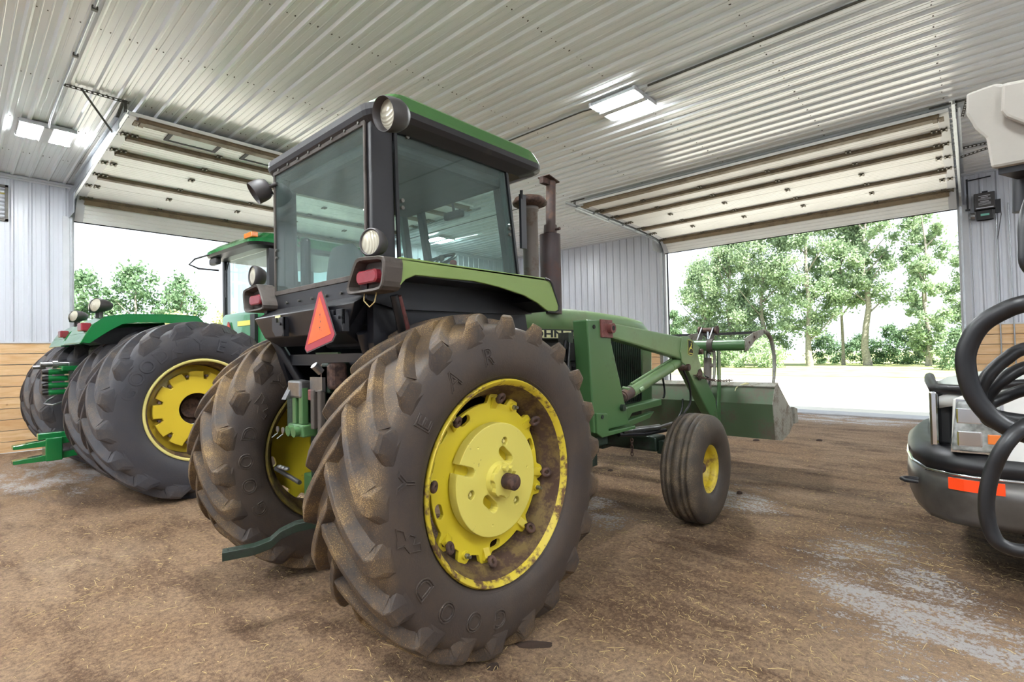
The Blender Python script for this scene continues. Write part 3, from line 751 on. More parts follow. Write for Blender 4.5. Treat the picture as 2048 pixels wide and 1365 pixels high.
def disc_parts(rim, sgn, full=True):
    # sgn -1: outward face towards -Y ; local plate frame
    F4 = WF if sgn < 0 else Matrix(((1, 0, 0, 0), (0, 0, 1, 0), (0, 1, 0, 0), (0, 0, 0, 1)))
    def at(d): return F4 @ Matrix.Translation((0, 0, d))
    out = []
    n = 240
    lobes = [rad(84-45*k) for k in range(8)]+[rad(a) for a in (62, -19, -118, 152)]
    for i in range(n):
        a = 2*PI*i/n; r = .395
        for l in lobes:
            d = abs((a-l+PI) % (2*PI)-PI); r = max(r, .395+.048*max(0, min(1, (.115-d)/.05)))
        out.append((r*math.cos(a), r*math.sin(a)))
    holes = [slot(.365*math.cos(a), .365*math.sin(a), .085, .05, a+PI/2) for a in (rad(118), rad(196), rad(275), rad(20))]+[circ(0, 0, .07, 24)]
    vs, fs = plate([out], holes, .018, .004)
    mb = MB(at(.10)); mb.add(vs, fs)
    # raised ring between the plate and its weight
    d = mb.build('wheel_disc', 'yellow_disc' if full else 'yellow_dirty_shaded', rim)
    if not full:
        h = MB(); h.cyl((0, 0, 0), (0, sgn*.15, 0), .13, n=24); h.cyl((0, sgn*.15, 0), (0, sgn*.2, 0), .09, n=24)
        h.build('wheel_hub', 'rust', rim)
        for k in range(8):
            a = 2*PI*k/8; h = MB(); h.cyl((.1*math.cos(a), sgn*.15, .1*math.sin(a)), (.1*math.cos(a), sgn*.175, .1*math.sin(a)), .014, n=6); h.build('wheel_bolt', 'rust', rim)
        return
    for k in range(8):
        a = rad(84-45*k); cx, cz = .425*math.cos(a), .425*math.sin(a)
        mb = MB(at(.165) @ Matrix.Translation((cx, cz, 0)) @ Matrix.Rotation(a, 4, 'Z') @ Matrix.Rotation(rad(-30), 4, 'Y'))
        mb.tube([(.018*math.cos(t)*1.25, .019*math.sin(t), 0) for t in [2*PI*i/16 for i in range(16)]], .0115, 8, closed=True)
        mb.cyl((-.03, 0, -.05), (-.02, 0, 0), .01, n=8)
        mb.build('clamp_eye', 'rust', rim)
        mb = MB(at(.10) @ Matrix.Translation((.40*math.cos(a), .40*math.sin(a), 0)) @ Matrix.Rotation(a, 4, 'Z'))
        mb.prism([(-.05, 0), (.022, 0), (.03, .028), (.012, .038), (-.05, .004)], 'xz', -.022, .022)
        mb.build('clamp_lug', 'yellow_disc', rim, bevel=.005)
    for a in (62, -19, -118):
        a = rad(a); mb = MB(at(.105) @ Matrix.Translation((.405*math.cos(a), .405*math.sin(a), 0)))
        mb.cyl((0, 0, 0), (0, 0, .02), .024, .02, n=18); mb.build('stud_boss', 'yellow_disc', rim)
        mb = MB(at(.125) @ Matrix.Translation((.405*math.cos(a), .405*math.sin(a), 0)))
        mb.cyl((0, 0, 0), (0, 0, .016), .014, n=6, sm=False); mb.cyl((0, 0, .016), (0, 0, .032), .008, n=10); mb.build('stud_nut', 'steel_worn', rim)
    # cast weight with pockets
    R = .292; ang = rad(160); w = .054
    o = []
    N = 120
    half = math.asin(w/2/R)
    for i in range(N+1):
        a = ang+half+(2*PI-2*half)*i/N; o.append((R*math.cos(a), R*math.sin(a)))
    ca, sa = math.cos(ang), math.sin(ang)
    for k in range(9):   # floor of the open slot
        b = PI/2*(1-2*k/8)*-1
        x = .205-(w/2)*math.cos(b); y = (w/2)*math.sin(b)
        o.append((x*ca-y*sa, x*sa+y*ca))
    holes = [slot(.132*math.cos(a), .132*math.sin(a), .135, .062, a+PI/2-.25) for a in (rad(62), rad(-118))]+[circ(0, 0, .052, 24)]
    holes += [circ(.20*math.cos(rad(a)), .20*math.sin(rad(a)), .026, 20) for a in (74, 192, -46)]
    holes += [circ(.235*math.cos(rad(a)), .235*math.sin(rad(a)), .007, 10) for a in (128, 6, -102)]
    vs, fs = plate([o], holes, .05, .004)
    mb = MB(at(.150)); mb.add(vs, fs); mb.build('wheel_weight', 'yellow_weight', rim)
    bk = MB(at(.116)); vs, fs = plate([circ(0, 0, .27, 60)], [circ(0, 0, .05, 20)], .02); bk.add(vs, fs); bk.build('weight_backing', 'yellow_disc', rim)
    for a in (74, 192, -46):
        a = rad(a); mb = MB(at(.14) @ Matrix.Translation((.20*math.cos(a), .20*math.sin(a), 0)))
        mb.cyl((0, 0, 0), (0, 0, .02), .016, n=6, sm=False); mb.cyl((0, 0, .02), (0, 0, .03), .009, n=10); mb.build('weight_bolt', 'cream_rim', rim)
    mb = MB(at(.17)); mb.cyl((0, 0, 0), (0, 0, .035), .096, .088, n=32)
    pts = []
    for i in range(36):
        a = 2*PI*i/36; r = .078+(.014 if (i//3) % 2 else 0); pts.append((r*math.cos(a), r*math.sin(a)))
    mb.prism(pts, 'xy', .035, .062); mb.build('wheel_hub', 'yellow_weight', rim, bevel=.003)
    for k in range(4):
        a = rad(100-k*38); mb = MB(at(.228) @ Matrix.Translation((.068*math.cos(a), .068*math.sin(a), 0)))
        mb.cyl((0, 0, 0), (0, 0, .028), .014, n=6, sm=False); mb.build('hub_bolt', 'yellow_weight', rim)
disc_parts(rim1, -1, True); disc_parts(rim2, 1, True)
mb = W()
pr = [(.0, -.06)]
prof = [(.034, -.25)]
for k in range(16): prof += [(.041, -.25+k*.0075), (.037, -.25+k*.0075+.004)]
prof += [(.036, -.12), (.041, -.115), (.041, -.0785), (.037, -.072), (.041, -.066), (.041, -.005), (.037, 0), (.001, 0)]
for (yt, s) in ((1.757, 1), (4.043, -1)):
    m = MB(OFF); m.lathe([(r, w*-1) for r, w in prof], c=(TX, yt, .868), ax=(0, s, 0), n=32); m.build('axle_shaft', 'rust', tr)
m = W(); m.cyl((TX, 2.0, .868), (TX, 3.8, .868), .06, n=20)
m.cyl((TX, 2.25, .868), (TX, 2.55, .868), .09, .14, n=24); m.cyl((TX, 3.55, .868), (TX, 3.25, .868), .09, .14, n=24); m.build('axle_housing', 'dark_green', tr)
# front wheels
def front_wheel(yc, s):
    tire_prof = [(.205, .095), (.215, .11), (.235, .128), (.29, .143), (.34, .148), (.385, .143), (.425, .132), (.455, .118)]
    ribs = []
    ws = [.118, .100, .094, .070, .064, .036, .030, .010, .004]
    tr_pts = [(.462, .112), (.470, .100), (.472, .086), (.452, .082), (.452, .070), (.477, .066), (.478, .046), (.456, .042), (.456, .028), (.480, .024)]
    pts = tire_prof+tr_pts; full = pts+[(r, -w) for r, w in pts[::-1]]
    m = MB(); m.lathe([(r*1.0, w*1.12) for r, w in full], n=72); t = m.build('front_tire', 'tire_front', tr); t.location = (4.50-TX, yc-TY, .472)
    rim = MB()
    a = [(.222, .125), (.226, .118), (.214, .108), (.196, .10), (.192, .06), (.178, .04), (.178, -.08), (.2, -.11), (.224, -.12)]
    rim.lathe([(r, -w*s*-1*-1) for r, w in a], n=48)
    b = [(.218, .122), (.204, .104), (.186, .096), (.180, .05), (.165, .035), (.160, -.01), (.13, -.03), (.09, -.02), (.085, .02), (.075, .035), (.001, .035)]
    rim.lathe([(r, w*s) for r, w in b], n=48); r = rim.build('front_wheel_rim', 'yellow_front', tr); r.location = (4.50-TX, yc-TY, .472)
    h = MB(); h.cyl((0, s*.0, 0), (0, s*.055, 0), .05, .045, n=20); h.sphere((0, s*.055, 0), .042, (1, .5, 1)); h.build('hub_cap', 'exhaust_brown', r)
    for k in range(6):
        q = MB(); an = k*PI/3; q.cyl((.1*math.cos(an), s*-.02, .1*math.sin(an)), (.1*math.cos(an), s*.012, .1*math.sin(an)), .012, n=6); q.build('wheel_bolt', 'rust', r)
front_wheel(1.865, -1); front_wheel(3.935, 1)
# chassis, engine and front axle
m = W(); m.bbox(1.55, 2.3, 2.62, 3.18, .58, 1.12, .03); m.bbox(2.3, 3.1, 2.68, 3.12, .62, 1.05, .03); m.bbox(1.62, 1.8, 2.7, 3.1, 1.1, 1.35, .02); m.build('transmission_case', 'dark_green', tr)
m = W(); m.bbox(3.0, 4.25, 2.68, 3.12, .70, 1.45, .03); m.box(3.1, 4.2, 2.62, 3.18, 1.0, 1.3); m.box(3.0, 4.3, 2.66, 3.14, 1.45, 1.72)
for k in range(6): m.cyl((3.2+.16*k, 2.64, 1.05), (3.2+.16*k, 2.60, 1.4), .022, n=8)
m.build('engine_block', 'dark_void', tr)
m = W(); m.cyl((3.15, 2.52, 1.0), (3.15, 2.52, 1.35), .055, n=16); m.cyl((3.35, 2.5, 1.05), (3.35, 2.5, 1.30), .05, n=16); m.cyl((3.05, 2.45, .75), (3.05, 2.45, .9), .06, n=16); m.build('filter_canister', 'black_paint', tr)
for i, pts in enumerate((((3.15, 2.3, 1.62), (3.12, 2.32, 1.45), (3.05, 2.3, 1.25), (3.05, 2.35, 1.0)), ((3.2, 2.3, 1.6), (3.14, 2.28, 1.4), (3.1, 2.28, 1.2), (3.12, 2.3, .98)), ((3.24, 2.35, 1.55), (3.2, 2.3, 1.3), (3.16, 2.3, 1.1), (3.1, 2.4, .95)))):
    W().tube(pts, .014, 8).build('hydraulic_hose', 'black_rubber', tr)
m = W(); m.box(3.19, 3.25, 2.3, 2.4, 1.60, 1.68); m.build('hose_clamp', 'steel_worn', tr)
for y in (2.66, 3.08): W().bbox(2.7, 5.0, y, y+.06, .84, .96, .01).build('side_rail', 'dark_green', tr)
m = W(); m.bbox(4.40, 4.60, 2.2, 3.6, .58, .72, .02); m.bbox(4.36, 4.64, 2.75, 3.05, .55, .86, .02)
for y in (2.02, 3.78): m.cyl((4.5, y, .42), (4.5, y, .80), .045, n=14); m.bbox(4.44, 4.56, y-.05, y+.2 if y < 3 else y+.05, .56, .68, .01)
m.build('front_axle', 'dark_green', tr)
for y in (2.02, 3.78):
    m = W(); m.prism([(4.42, .80), (4.58, .80), (4.72, .84), (4.98, .835), (4.98, .87), (4.80, .90), (4.6, .88), (4.42, .85)], 'xz', y-.05, y+.05); m.build('steering_arm', 'green_paint', tr, bevel=.012)
for y in (2.2, 3.6):
    m = W(); m.cyl((3.95, y+.1, .82), (4.5, y+.02, .80), .028, n=14); m.cyl((4.5, y+.02, .80), (4.75, y, .81), .014, n=10); m.build('steering_cylinder', 'steel_worn', tr)
m = W(); m.tube([(3.9, 2.3, .80), (4.3, 2.25, .76), (4.6, 2.2, .76)], .018, 8); m.build('tie_rod', 'black_paint', tr)
m = W()
for k in range(5): m.tube([(4.12+.012*math.cos(a)*(k % 2), 2.3+.012*math.cos(a)*((k+1) % 2), .72-k*.03+.02*math.sin(a)) for a in [2*PI*i/10 for i in range(10)]], .005, 6, closed=True)
m.build('safety_chain', 'rust', tr)
# hood, grille and decals
def hood():
    sec = []
    for (x, zt, zb, hw, rr) in ((2.80, 1.905, 1.69, .29, .07), (3.3, 1.915, 1.715, .29, .07), (4.0, 1.91, 1.715, .29, .07), (4.70, 1.882, 1.66, .285, .07), (5.02, 1.852, 1.60, .275, .07), (5.15, 1.80, 1.57, .262, .08), (5.20, 1.72, 1.56, .25, .07)):
        ring = []
        for (cy, s0) in ((hw-rr, 0), (-(hw-rr), 1)):
            for k in range(7):
                a = (PI/2*k/6) if s0 == 0 else PI/2+PI/2*k/6
                ring.append((x, TY+cy+rr*math.cos(a), zt-rr+rr*math.sin(a)))
        ring = [(x, TY+hw, zb)]+ring+[(x, TY-hw, zb)]
        sec.append(ring)
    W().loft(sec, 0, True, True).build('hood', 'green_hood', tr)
hood()
m = W()
m.prism([(4.92, .96), (5.19, .96), (5.21, 1.58), (4.96, 1.62)], 'xz', TY-.275, TY+.275); m.build('nose_panel', 'green_paint', tr, bevel=.03, seg=3)
m = W(); m.box(4.24, 4.95, 2.66, 3.14, .98, 1.66); m.build('radiator_core', 'dark_void', tr)
for s in (-1, 1):
    m = W(); y = TY+s*.265
    for k in range(17): m.box(4.26+k*.041, 4.268+k*.041, min(y, y+s*.02), max(y, y+s*.02), 1.0, 1.655-.11*max(0, (k-3)/14)*.6)
    m.box(4.24, 4.95, min(y-.004, y+.004), max(y-.004, y+.004), .98, 1.0); m.build('side_screen', 'green_paint' if False else 'dark_green', tr)
m = W(); m.box(2.95, 4.2, TY-.296, TY-.288, 1.64, 1.722); m.box(2.95, 4.2, TY+.288, TY+.296, 1.64, 1.722); dec = m.build('hood_decal', 'cream_decal', tr)
m = W(); m.box(2.95, 4.2, TY-.297, TY-.2965, 1.712, 1.722); m.box(2.95, 4.2, TY-.297, TY-.2965, 1.640, 1.648); m.build('decal_edge', 'black_paint', dec)
vs, fs = text_mesh('JOHN  DEERE', .082, 0, .001, .002)
xs = [v[0] for v in vs]; x0, x1 = min(xs), max(xs); sc = 1.12/(x1-x0)
W().add([(3.05+(v[0]-x0)*sc, TY-.2975-v[2], 1.680+v[1]) for v in vs], fs).build('decal_lettering', 'black_paint', dec)
# exhaust and intake stacks
m = W(); m.cyl((3.40, 2.62, 1.85), (3.40, 2.62, 2.52), .088, n=28); m.cyl((3.40, 2.62, 2.50), (3.40, 2.62, 2.53), .07, .05, n=28); m.build('muffler', 'muffler_brown', tr)
m = W(); m.cyl((3.41, 2.62, 2.52), (3.43, 2.62, 2.98), .042, n=20); m.cyl((3.405, 2.62, 2.53), (3.41, 2.62, 2.60), .056, n=20); m.cyl((3.41, 2.60, 2.56), (3.41, 2.52, 2.56), .012, n=8); m.build('exhaust_pipe', 'exhaust_brown', tr)
m = W(); m.box(-.075, .075, -.06, .06, 0, .008, 0, Matrix.Translation((3.40, 2.62, 2.985)) @ Matrix.Rotation(rad(12), 4, 'Y')); m.box(3.30, 3.40, 2.6, 2.64, 2.94, 2.99); m.build('rain_flap', 'rust', tr)
m = W(); m.lathe([(.062, 1.95), (.062, 2.66), (.070, 2.665), (.07, 2.70), (.05, 2.705)], c=(3.12, 2.60, 0), ax=(0, 0, 1), n=32); m.build('intake_stack', 'stack_grey', tr)
m = W(); m.lathe([(.05, 2.69), (.10, 2.70), (.135, 2.715), (.14, 2.73), (.12, 2.765), (.06, 2.785), (.001, 2.79)], c=(3.12, 2.60, 0), ax=(0, 0, 1), n=32); m.build('intake_cap', 'rust', tr)
# ------------------------------------------------------------------ cab
CW = .60   # half width
yr, yl = TY-CW, TY+CW
XR = 1.475  # rear face
m = W()
# rear corner posts (wide, folded plate), slightly leaning outward at the bottom
for s, y in ((1, yr), (-1, yl)):
    a, b = (y, y+s*.055)
    m.prism([(XR, 1.93), (XR+.145, 1.93), (XR+.135, 2.80), (XR+.0, 2.80)], 'xz', min(a, b), max(a, b))
# front corner posts
for s, y in ((1, yr), (-1, yl)):
    a, b = (y, y+s*.05)
    m.prism([(2.60, 1.90), (2.66, 1.90), (2.53, 2.85), (2.475, 2.85)], 'xz', min(a, b), max(a, b))
# headers and sills
m.box(XR, 2.53, yr, yr+.04, 2.77, 2.85); m.box(XR, 2.53, yl-.04, yl, 2.77, 2.85); m.box(XR, XR+.04, yr, yl, 2.755, 2.84); m.box(2.58, 2.75, TY-.5, TY+.5, 2.80, 2.85)
m.box(XR, 2.64, yr, yr+.04, 1.90, 2.06); m.box(XR, 2.64, yl-.04, yl, 1.90, 2.06); m.build('cab_frame', 'cab_black', tr, bevel=.006)
m = W()
for a in ((XR-.014, XR-.002, yr+.05, yl-.05, 1.945, 1.975), (XR-.014, XR-.002, yr+.05, yl-.05, 2.755, 2.785), (XR-.014, XR-.002, yr+.038, yr+.055, 1.945, 2.785), (XR-.014, XR-.002, yl-.055, yl-.038, 1.945, 2.785)): m.box(*a)
m.build('rear_window_frame', 'frame_dusty', tr, bevel=.003)
W().box(XR-.006, XR+.0, yr+.05, yl-.05, 1.96, 2.77).build('rear_window', 'cab_glass', tr)
m = W()
for y, z in [(yr+.09+.14*k, 2.775) for k in range(8)]: m.cyl((XR-.016, y, z), (XR-.022, y, z), .008, n=8)
for z in (2.2, 2.25): m.cyl((XR-.008, yl-.07, z), (XR-.016, yl-.07, z), .009, n=8)
m.build('window_screws', 'galv_dark', tr)
for s, y in ((-1, yr-.004), (1, yl+.004)):
    m = W(); m.prism([(1.632, 2.05), (2.592, 2.06), (2.485, 2.795), (1.618, 2.745)], 'xz', y-.003, y+.003); m.build('side_window', 'cab_glass', tr)
    m = W(); e = s*.012
    for P1, P2 in (((1.625, 2.02), (1.610, 2.76)), ((2.605, 2.02), (2.492, 2.81))):
        m.prism([P1, (P1[0]+.018, P1[1]), (P2[0]+.018, P2[1]), P2], 'xz', min(y, y+e), max(y, y+e))
    m.prism([(1.61, 2.74), (2.50, 2.80), (2.50, 2.825), (1.61, 2.765)], 'xz', min(y, y+e), max(y, y+e)); m.build('side_window_frame', 'black_rubber', tr)
    m = W()
    for x, z in ((1.66, 2.38), (1.66, 2.34), (2.53, 2.37), (2.53, 2.33), (1.7, 2.742), (1.95, 2.757), (2.15, 2.768), (2.35, 2.78)): m.cyl((x, y, z), (x, y+s*.014, z), .011, n=10)
    m.build('window_fastener', 'galv_dark', tr)
# windshield with curved corner panes
n = 8; ringA = []; ringB = []
def wx(z): return 2.75-(z-1.9)*.17
for z in (1.9, 2.86):
    pts = []
    for k in range(n+1):
        a = PI/2*k/n; pts.append((wx(z)-.16+.16*math.sin(a), TY-CW+.16*(1-math.cos(a)), z))
    for k in range(n+1):
        a = PI/2*(1-k/n); pts.append((wx(z)-.16+.16*math.sin(a), TY+CW-.16*(1-math.cos(a)), z))
    (ringA if z < 2 else ringB).extend(pts)
m = W(); N = len(ringA)
inn = lambda p: (p[0]-.004, TY+(p[1]-TY)*.993, p[2])
m.loft([ringA, ringB, [inn(p) for p in ringB], [inn(p) for p in ringA], ringA], 0, True, False, closed=False); m.build('windshield', 'cab_glass', tr)
for y in (yr+.16, yl-.16):
    m = W(); m.prism([(wx(1.9)-.03, 1.9), (wx(1.9)+.012, 1.9), (wx(2.86)+.012, 2.86), (wx(2.86)-.03, 2.86)], 'xz', y-.03, y+.03); m.build('windshield_post', 'cab_black', tr)
m = W(); m.tube([(2.66, yr-.01, 2.66), (2.70, yr+.03, 2.55), (2.71, yr+.03, 2.30)], .012, 6); m.box(2.665, 2.72, yr-.0, yr+.02, 2.26, 2.64); m.build('wiper_bracket', 'black_paint', tr)
# roof: dark lower fascia, green cap with dusty rear edge
def rounded(x0, x1, y0, y1, r, z, n=6):
    out = []
    for (cx, cy, a0) in ((x1-r, y1-r, 0), (x0+r, y1-r, PI/2), (x0+r, y0+r, PI), (x1-r, y0+r, 1.5*PI)):
        for k in range(n+1):
            a = a0+PI/2*k/n; out.append((cx+r*math.cos(a), cy+r*math.sin(a), z))
    return out
rx0, rx1, ry0, ry1 = 1.44, 2.86, TY-.69, TY+.69
low = [rounded(rx0+.05, rx1-.20, ry0+.07, ry1-.07, .05, 2.745), rounded(rx0+.01, rx1-.06, ry0+.02, ry1-.02, .10, 2.79), rounded(rx0, rx1-.01, ry0, ry1, .12, 2.815), rounded(rx0, rx1, ry0, ry1, .13, 2.850)]
W().loft(low, 0, False, True).build('roof_fascia', 'cab_black', tr, bevel=.006)
cap = [rounded(rx0+.010, rx1-.004, ry0+.004, ry1-.004, .13, 2.850), rounded(rx0+.035, rx1-.02, ry0+.010, ry1-.010, .10, 2.872), rounded(rx0+.11, rx1-.10, ry0+.016, ry1-.016, .08, 2.925), rounded(rx0+.17, rx1-.16, ry0+.04, ry1-.04, .06, 2.945), rounded(rx0+.35, rx1-.35, ry0+.25, ry1-.25, .05, 2.955)]
W().loft(cap, 0, False, True).build('cab_roof', 'green_roof', tr)

# ------------------------------------------------------------------ cab body, fenders, lamps
m = W()
m.prism([(yr-.0, 1.945), (yl+.0, 1.945), (yl-.06, 1.70), (yr+.10, 1.70)], 'yz', XR-.01, XR+.04)
m.build('rear_panel', 'black_paint', tr, bevel=.004)
m = W()   # projecting box under the rear window
m.add([(1.475, yr+.02, 1.86), (1.475, yl-.02, 1.86), (1.475, yr+.14, 1.60), (1.475, yl-.10, 1.60), (1.345, yr-.04, 1.805), (1.345, yl+.0, 1.79), (1.375, yr+.10, 1.66), (1.375, yl-.09, 1.66)],
      [(0, 1, 5, 4), (2, 6, 7, 3), (4, 5, 7, 6), (0, 4, 6, 2), (1, 3, 7, 5), (0, 2, 3, 1)])
m.build('rear_shelf', 'black_paint', tr, bevel=.006)
m = W()
for y in [yr+.12+.17*k for k in range(6)]: m.cyl((XR-.012, y, 1.885), (XR-.024, y, 1.885), .008, n=8)
m.build('panel_bolts', 'galv_dark', tr)
m = W(); m.prism([(2.52, 2.3), (3.28, 2.3), (3.2, 1.0), (2.6, 1.0)], 'yz', 0, 0)
m = W()
for s, y in ((1, yr), (-1, yl)):
    ya, yb = sorted((y+s*.0, y+s*.06)); m.prism([(1.475, 1.60), (1.475, 1.93), (2.66, 1.93), (2.80, 1.2), (2.55, 1.02), (1.75, 1.15), (1.55, 1.35)], 'xz', ya, yb)
m.box(1.53, 2.7, yr+.04, yl-.04, 1.48, 1.55); m.prism([(2.55, 1.0), (2.62, 1.0), (2.74, 1.93), (2.67, 1.93)], 'xz', yr+.05, yl-.05)
m.build('cab_skirt', 'black_paint', tr)
m = W()
for y in (yl-.22,): m.tube([(1.46, yl-.04, 1.66), (1.62, yl-.16, 1.30), (1.68, yl-.18, 1.0)], .035, 8)
m.build('cab_mount', 'black_paint', tr); m = W(); m.tube([(1.46, yr+.08, 1.66), (1.62, yr+.16, 1.30), (1.68, yr+.18, 1.0)], .035, 8); m.build('cab_mount', 'black_paint', tr)
for i, pts in enumerate((((1.52, 2.18, 1.84), (1.58, 2.2, 1.66), (1.66, 2.3, 1.45), (1.7, 2.5, 1.2)), ((1.56, 2.2, 1.84), (1.64, 2.24, 1.68), (1.74, 2.34, 1.45), (1.8, 2.5, 1.2)))):
    W().tube(pts, .018 if i else .022, 8).build('loom', 'rust_red' if i else 'black_rubber', tr)
def fender(s):
    """s=+1 right side (towards -Y), -1 mirrored"""
    def Y(y): return y if s > 0 else 2*TY-y
    out = [(1.470, 2.008), (2.598, 2.017), (2.64, 2.006), (2.662, 1.985), (2.737, 1.842), (2.732, 1.812), (2.697, 1.800), (2.617, 1.803), (2.516, 1.849), (2.395, 1.886), (2.17, 1.921), (1.968, 1.938), (1.56, 1.932), (1.50, 1.905), (1.470, 1.875)]
    m = W()
    ya, yb = sorted((Y(2.05), Y(2.066))); m.prism(out, 'xz', ya, yb)
    ya, yb = sorted((Y(2.05), Y(2.30))); m.box(1.470, 2.60, ya, yb, 1.995, 2.014)
    m.prism([(2.598, 2.015), (2.655, 1.990), (2.735, 1.842), (2.725, 1.84), (2.645, 1.982), (2.59, 2.0)], 'xz', ya, yb)
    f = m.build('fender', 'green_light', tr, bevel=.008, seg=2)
    m = W(); m.tube([(2.60, Y(2.052), 2.012), (2.645, Y(2.052), 2.004), (2.668, Y(2.052), 1.985), (2.742, Y(2.052), 1.84), (2.735, Y(2.052), 1.808), (2.70, Y(2.055), 1.795), (2.617, Y(2.056), 1.797)], .009, 6)
    m.tube([(2.742, Y(2.05), 1.84), (2.742, Y(2.3), 1.84)], .009, 6); m.build('fender_edge', 'black_rubber', f)
    m = W(); ya, yb = sorted((Y(2.066), Y(2.32))); m.box(1.41, 2.68, ya, yb, 1.90 if 0 else 1.93, 1.955); m.prism([(1.42, 1.93), (1.42, 1.82), (1.6, 1.78), (2.5, 1.79), (2.72, 1.80), (2.66, 1.95)], 'xz', *sorted((Y(2.27), Y(2.32)))); m.prism([(2.5, 1.86), (2.70, 1.806), (2.71, 1.816), (2.52, 1.90)], 'xz', ya, yb)
    m.build('fender_liner', 'black_paint', f)
    # tail lamp box: rounded slanted frame with a recess
    fr = [(2.050, 2.010), (2.262, 2.030), (2.300, 2.018), (2.385, 1.885), (2.375, 1.855), (2.345, 1.848), (2.085, 1.846), (2.055, 1.870), (2.036, 1.975)]
    cx = sum(p[0] for p in fr)/9; cz = sum(p[1] for p in fr)/9
    def rd(pl, k):  # round the corners
        o = []
        for i, p in enumerate(pl):
            a = pl[i-1]; b = pl[(i+1) % len(pl)]
            o += [(p[0]+(a[0]-p[0])*.18, p[1]+(a[1]-p[1])*.18), (p[0]+(b[0]-p[0])*.18, p[1]+(b[1]-p[1])*.18)]
        return [(cx+(x-cx)*k[0], cz+(z-cz)*k[1]) for x, z in o]
    A = rd(fr, (1, 1)); B = rd(fr, (.88, .82)); Cc = rd(fr, (.84, .76))
    g = lambda pl, x: [(x, Y(y), z) for y, z in pl]
    m = W(); m.loft([g(A, 1.475), g(A, 1.375), g(rd(fr, (.97, .96)), 1.368), g(B, 1.372), g(Cc, 1.43)], 0, False, False); m.add(g(Cc, 1.43), [list(range(len(Cc)))]); m.add(g(A, 1.475), [list(range(len(A)))])
    lb = m.build('lamp_box', 'frame_dusty', f)
    m = W(); pl = [(Y(cx+.005+dx), cz+dz) for dx, dz in rrect(0, 0, .185, .066, .026)]
    m.loft([[(1.432, y, z) for y, z in pl], [(1.385, y, z) for y, z in pl], [(1.378, Y(cx)+(y-Y(cx))*.9, cz+(z-cz)*.8) for y, z in pl]], 0, False, True); m.build('tail_lamp', 'red_lens', lb)
    return f
fr_ = fender(1); fl_ = fender(-1)
m = W(); m.tube([(1.40, 2.26, 1.85), (1.39, 2.25, 1.81), (1.39, 2.2, 1.775), (1.40, 2.17, 1.80), (1.41, 2.17, 1.845)], .0035, 5); m.build('wire_loop', 'straw', tr)
def work_lamp(p, d, r, shroud, label=None, par=None, mount=None):
    """round lamp at p looking along d"""
    p = Vector(p)-Vector((TX, TY, 0)); d = Vector(d).normalized(); m = MB()
    if shroud: pr = [(r*.98, r*.55), (r, r*.5), (r*1.0, -r*.1), (r*.95, -r*.5), (r*.75, -r*.9), (.001, -r*1.0)]; inner = [(r*.96, r*.55), (r*.86, r*.05)]
    else: pr = [(r*.92, r*.18), (r, r*.12), (r*1.02, -r*.1), (r*.95, -r*.5), (r*.7, -r*.95), (.001, -r*1.08)]; inner = [(r*.90, r*.18), (r*.84, r*.08)]
    m.lathe(pr, c=p, ax=d, n=32); m.lathe([pr[0], inner[0], inner[1]], c=p, ax=d, n=32)
    if mount: m.cyl(p-d*r*.3, Vector(mount)-Vector((TX, TY, 0)), .012, n=8)
    o = m.build('work_lamp', 'lamp_body', par or tr)
    q = MB(); q.lathe([(r*.86, r*.05), (r*.6, r*.12), (r*.3, r*.15), (.001, r*.16)], c=p, ax=d, n=32); q.build('lamp_lens', 'lamp_lens', o)
    return o
work_lamp((1.42, 2.225, 2.105), (-1, -.25, .02), .072, False, mount=(1.43, 2.225, 2.02))
work_lamp((1.42, 3.70, 2.105), (-1, .02, .02), .072, False, mount=(1.43, 3.70, 2.02))
work_lamp((1.435, 2.065, 2.705), (-1, -.05, -.25), .082, True, mount=(1.47, 2.2, 2.76))
work_lamp((1.40, 3.38+.16, 2.66), (-.8, .25, -.55), .075, True, mount=(1.47, 3.42, 2.70))
# slow-moving-vehicle sign and its brackets
sg = [(2.578, 1.872), (2.636, 1.880), (2.730, 1.735), (2.730, 1.690), (2.628, 1.562), (2.362, 1.566), (2.368, 1.632), (2.440, 1.690)]
def triang(half, base, tip_cut, corner, cx, z0):  # truncated triangle
    h = base
    return [(cx-half+corner, z0), (cx+half-corner, z0), (cx+half, z0+corner*.9), (cx+tip_cut, z0+h), (cx-tip_cut, z0+h), (cx-half, z0+corner*.9)]
Q = Matrix.Translation((1.315, 2.56, 1.725)) @ Matrix.Rotation(rad(-90-4), 4, 'Z') @ Matrix.Rotation(rad(90-6), 4, 'X') @ Matrix.Rotation(rad(10), 4, 'Z') @ Matrix.Diagonal((.92, .88, 1, 1))
m = MB(OFF @ Q); m.prism(triang(.205, .355, .026, .035, 0, -.165), 'xy', -.004, 0); s0 = m.build('slow_vehicle_sign', 'lamp_body', tr)
m = MB(OFF @ Q); m.prism(triang(.198, .340, .020, .034, 0, -.158), 'xy', .0005, .002); m.build('sign_border', 'smv_red', s0)
m = MB(OFF @ Q); m.prism([(-.155, -.115), (.155, -.115), (0, .150)], 'xy', .0022, .0035); m.build('sign_triangle', 'smv_orange', s0)
m = MB(OFF @ Q)
for (x, y, w, h) in ((.006, .03, .010, .012), (.010, .01, .004, .03), (.012, -.015, .008, .012), (.004, -.05, .014, .010), (.010, -.062, .006, .006), (.03, -.07, .004, .005), (-.005, .105, .006, .006)): m.box(x, x+w, y, y+h, .0036, .004)
m.build('sign_scuffs', 'black_paint', s0)
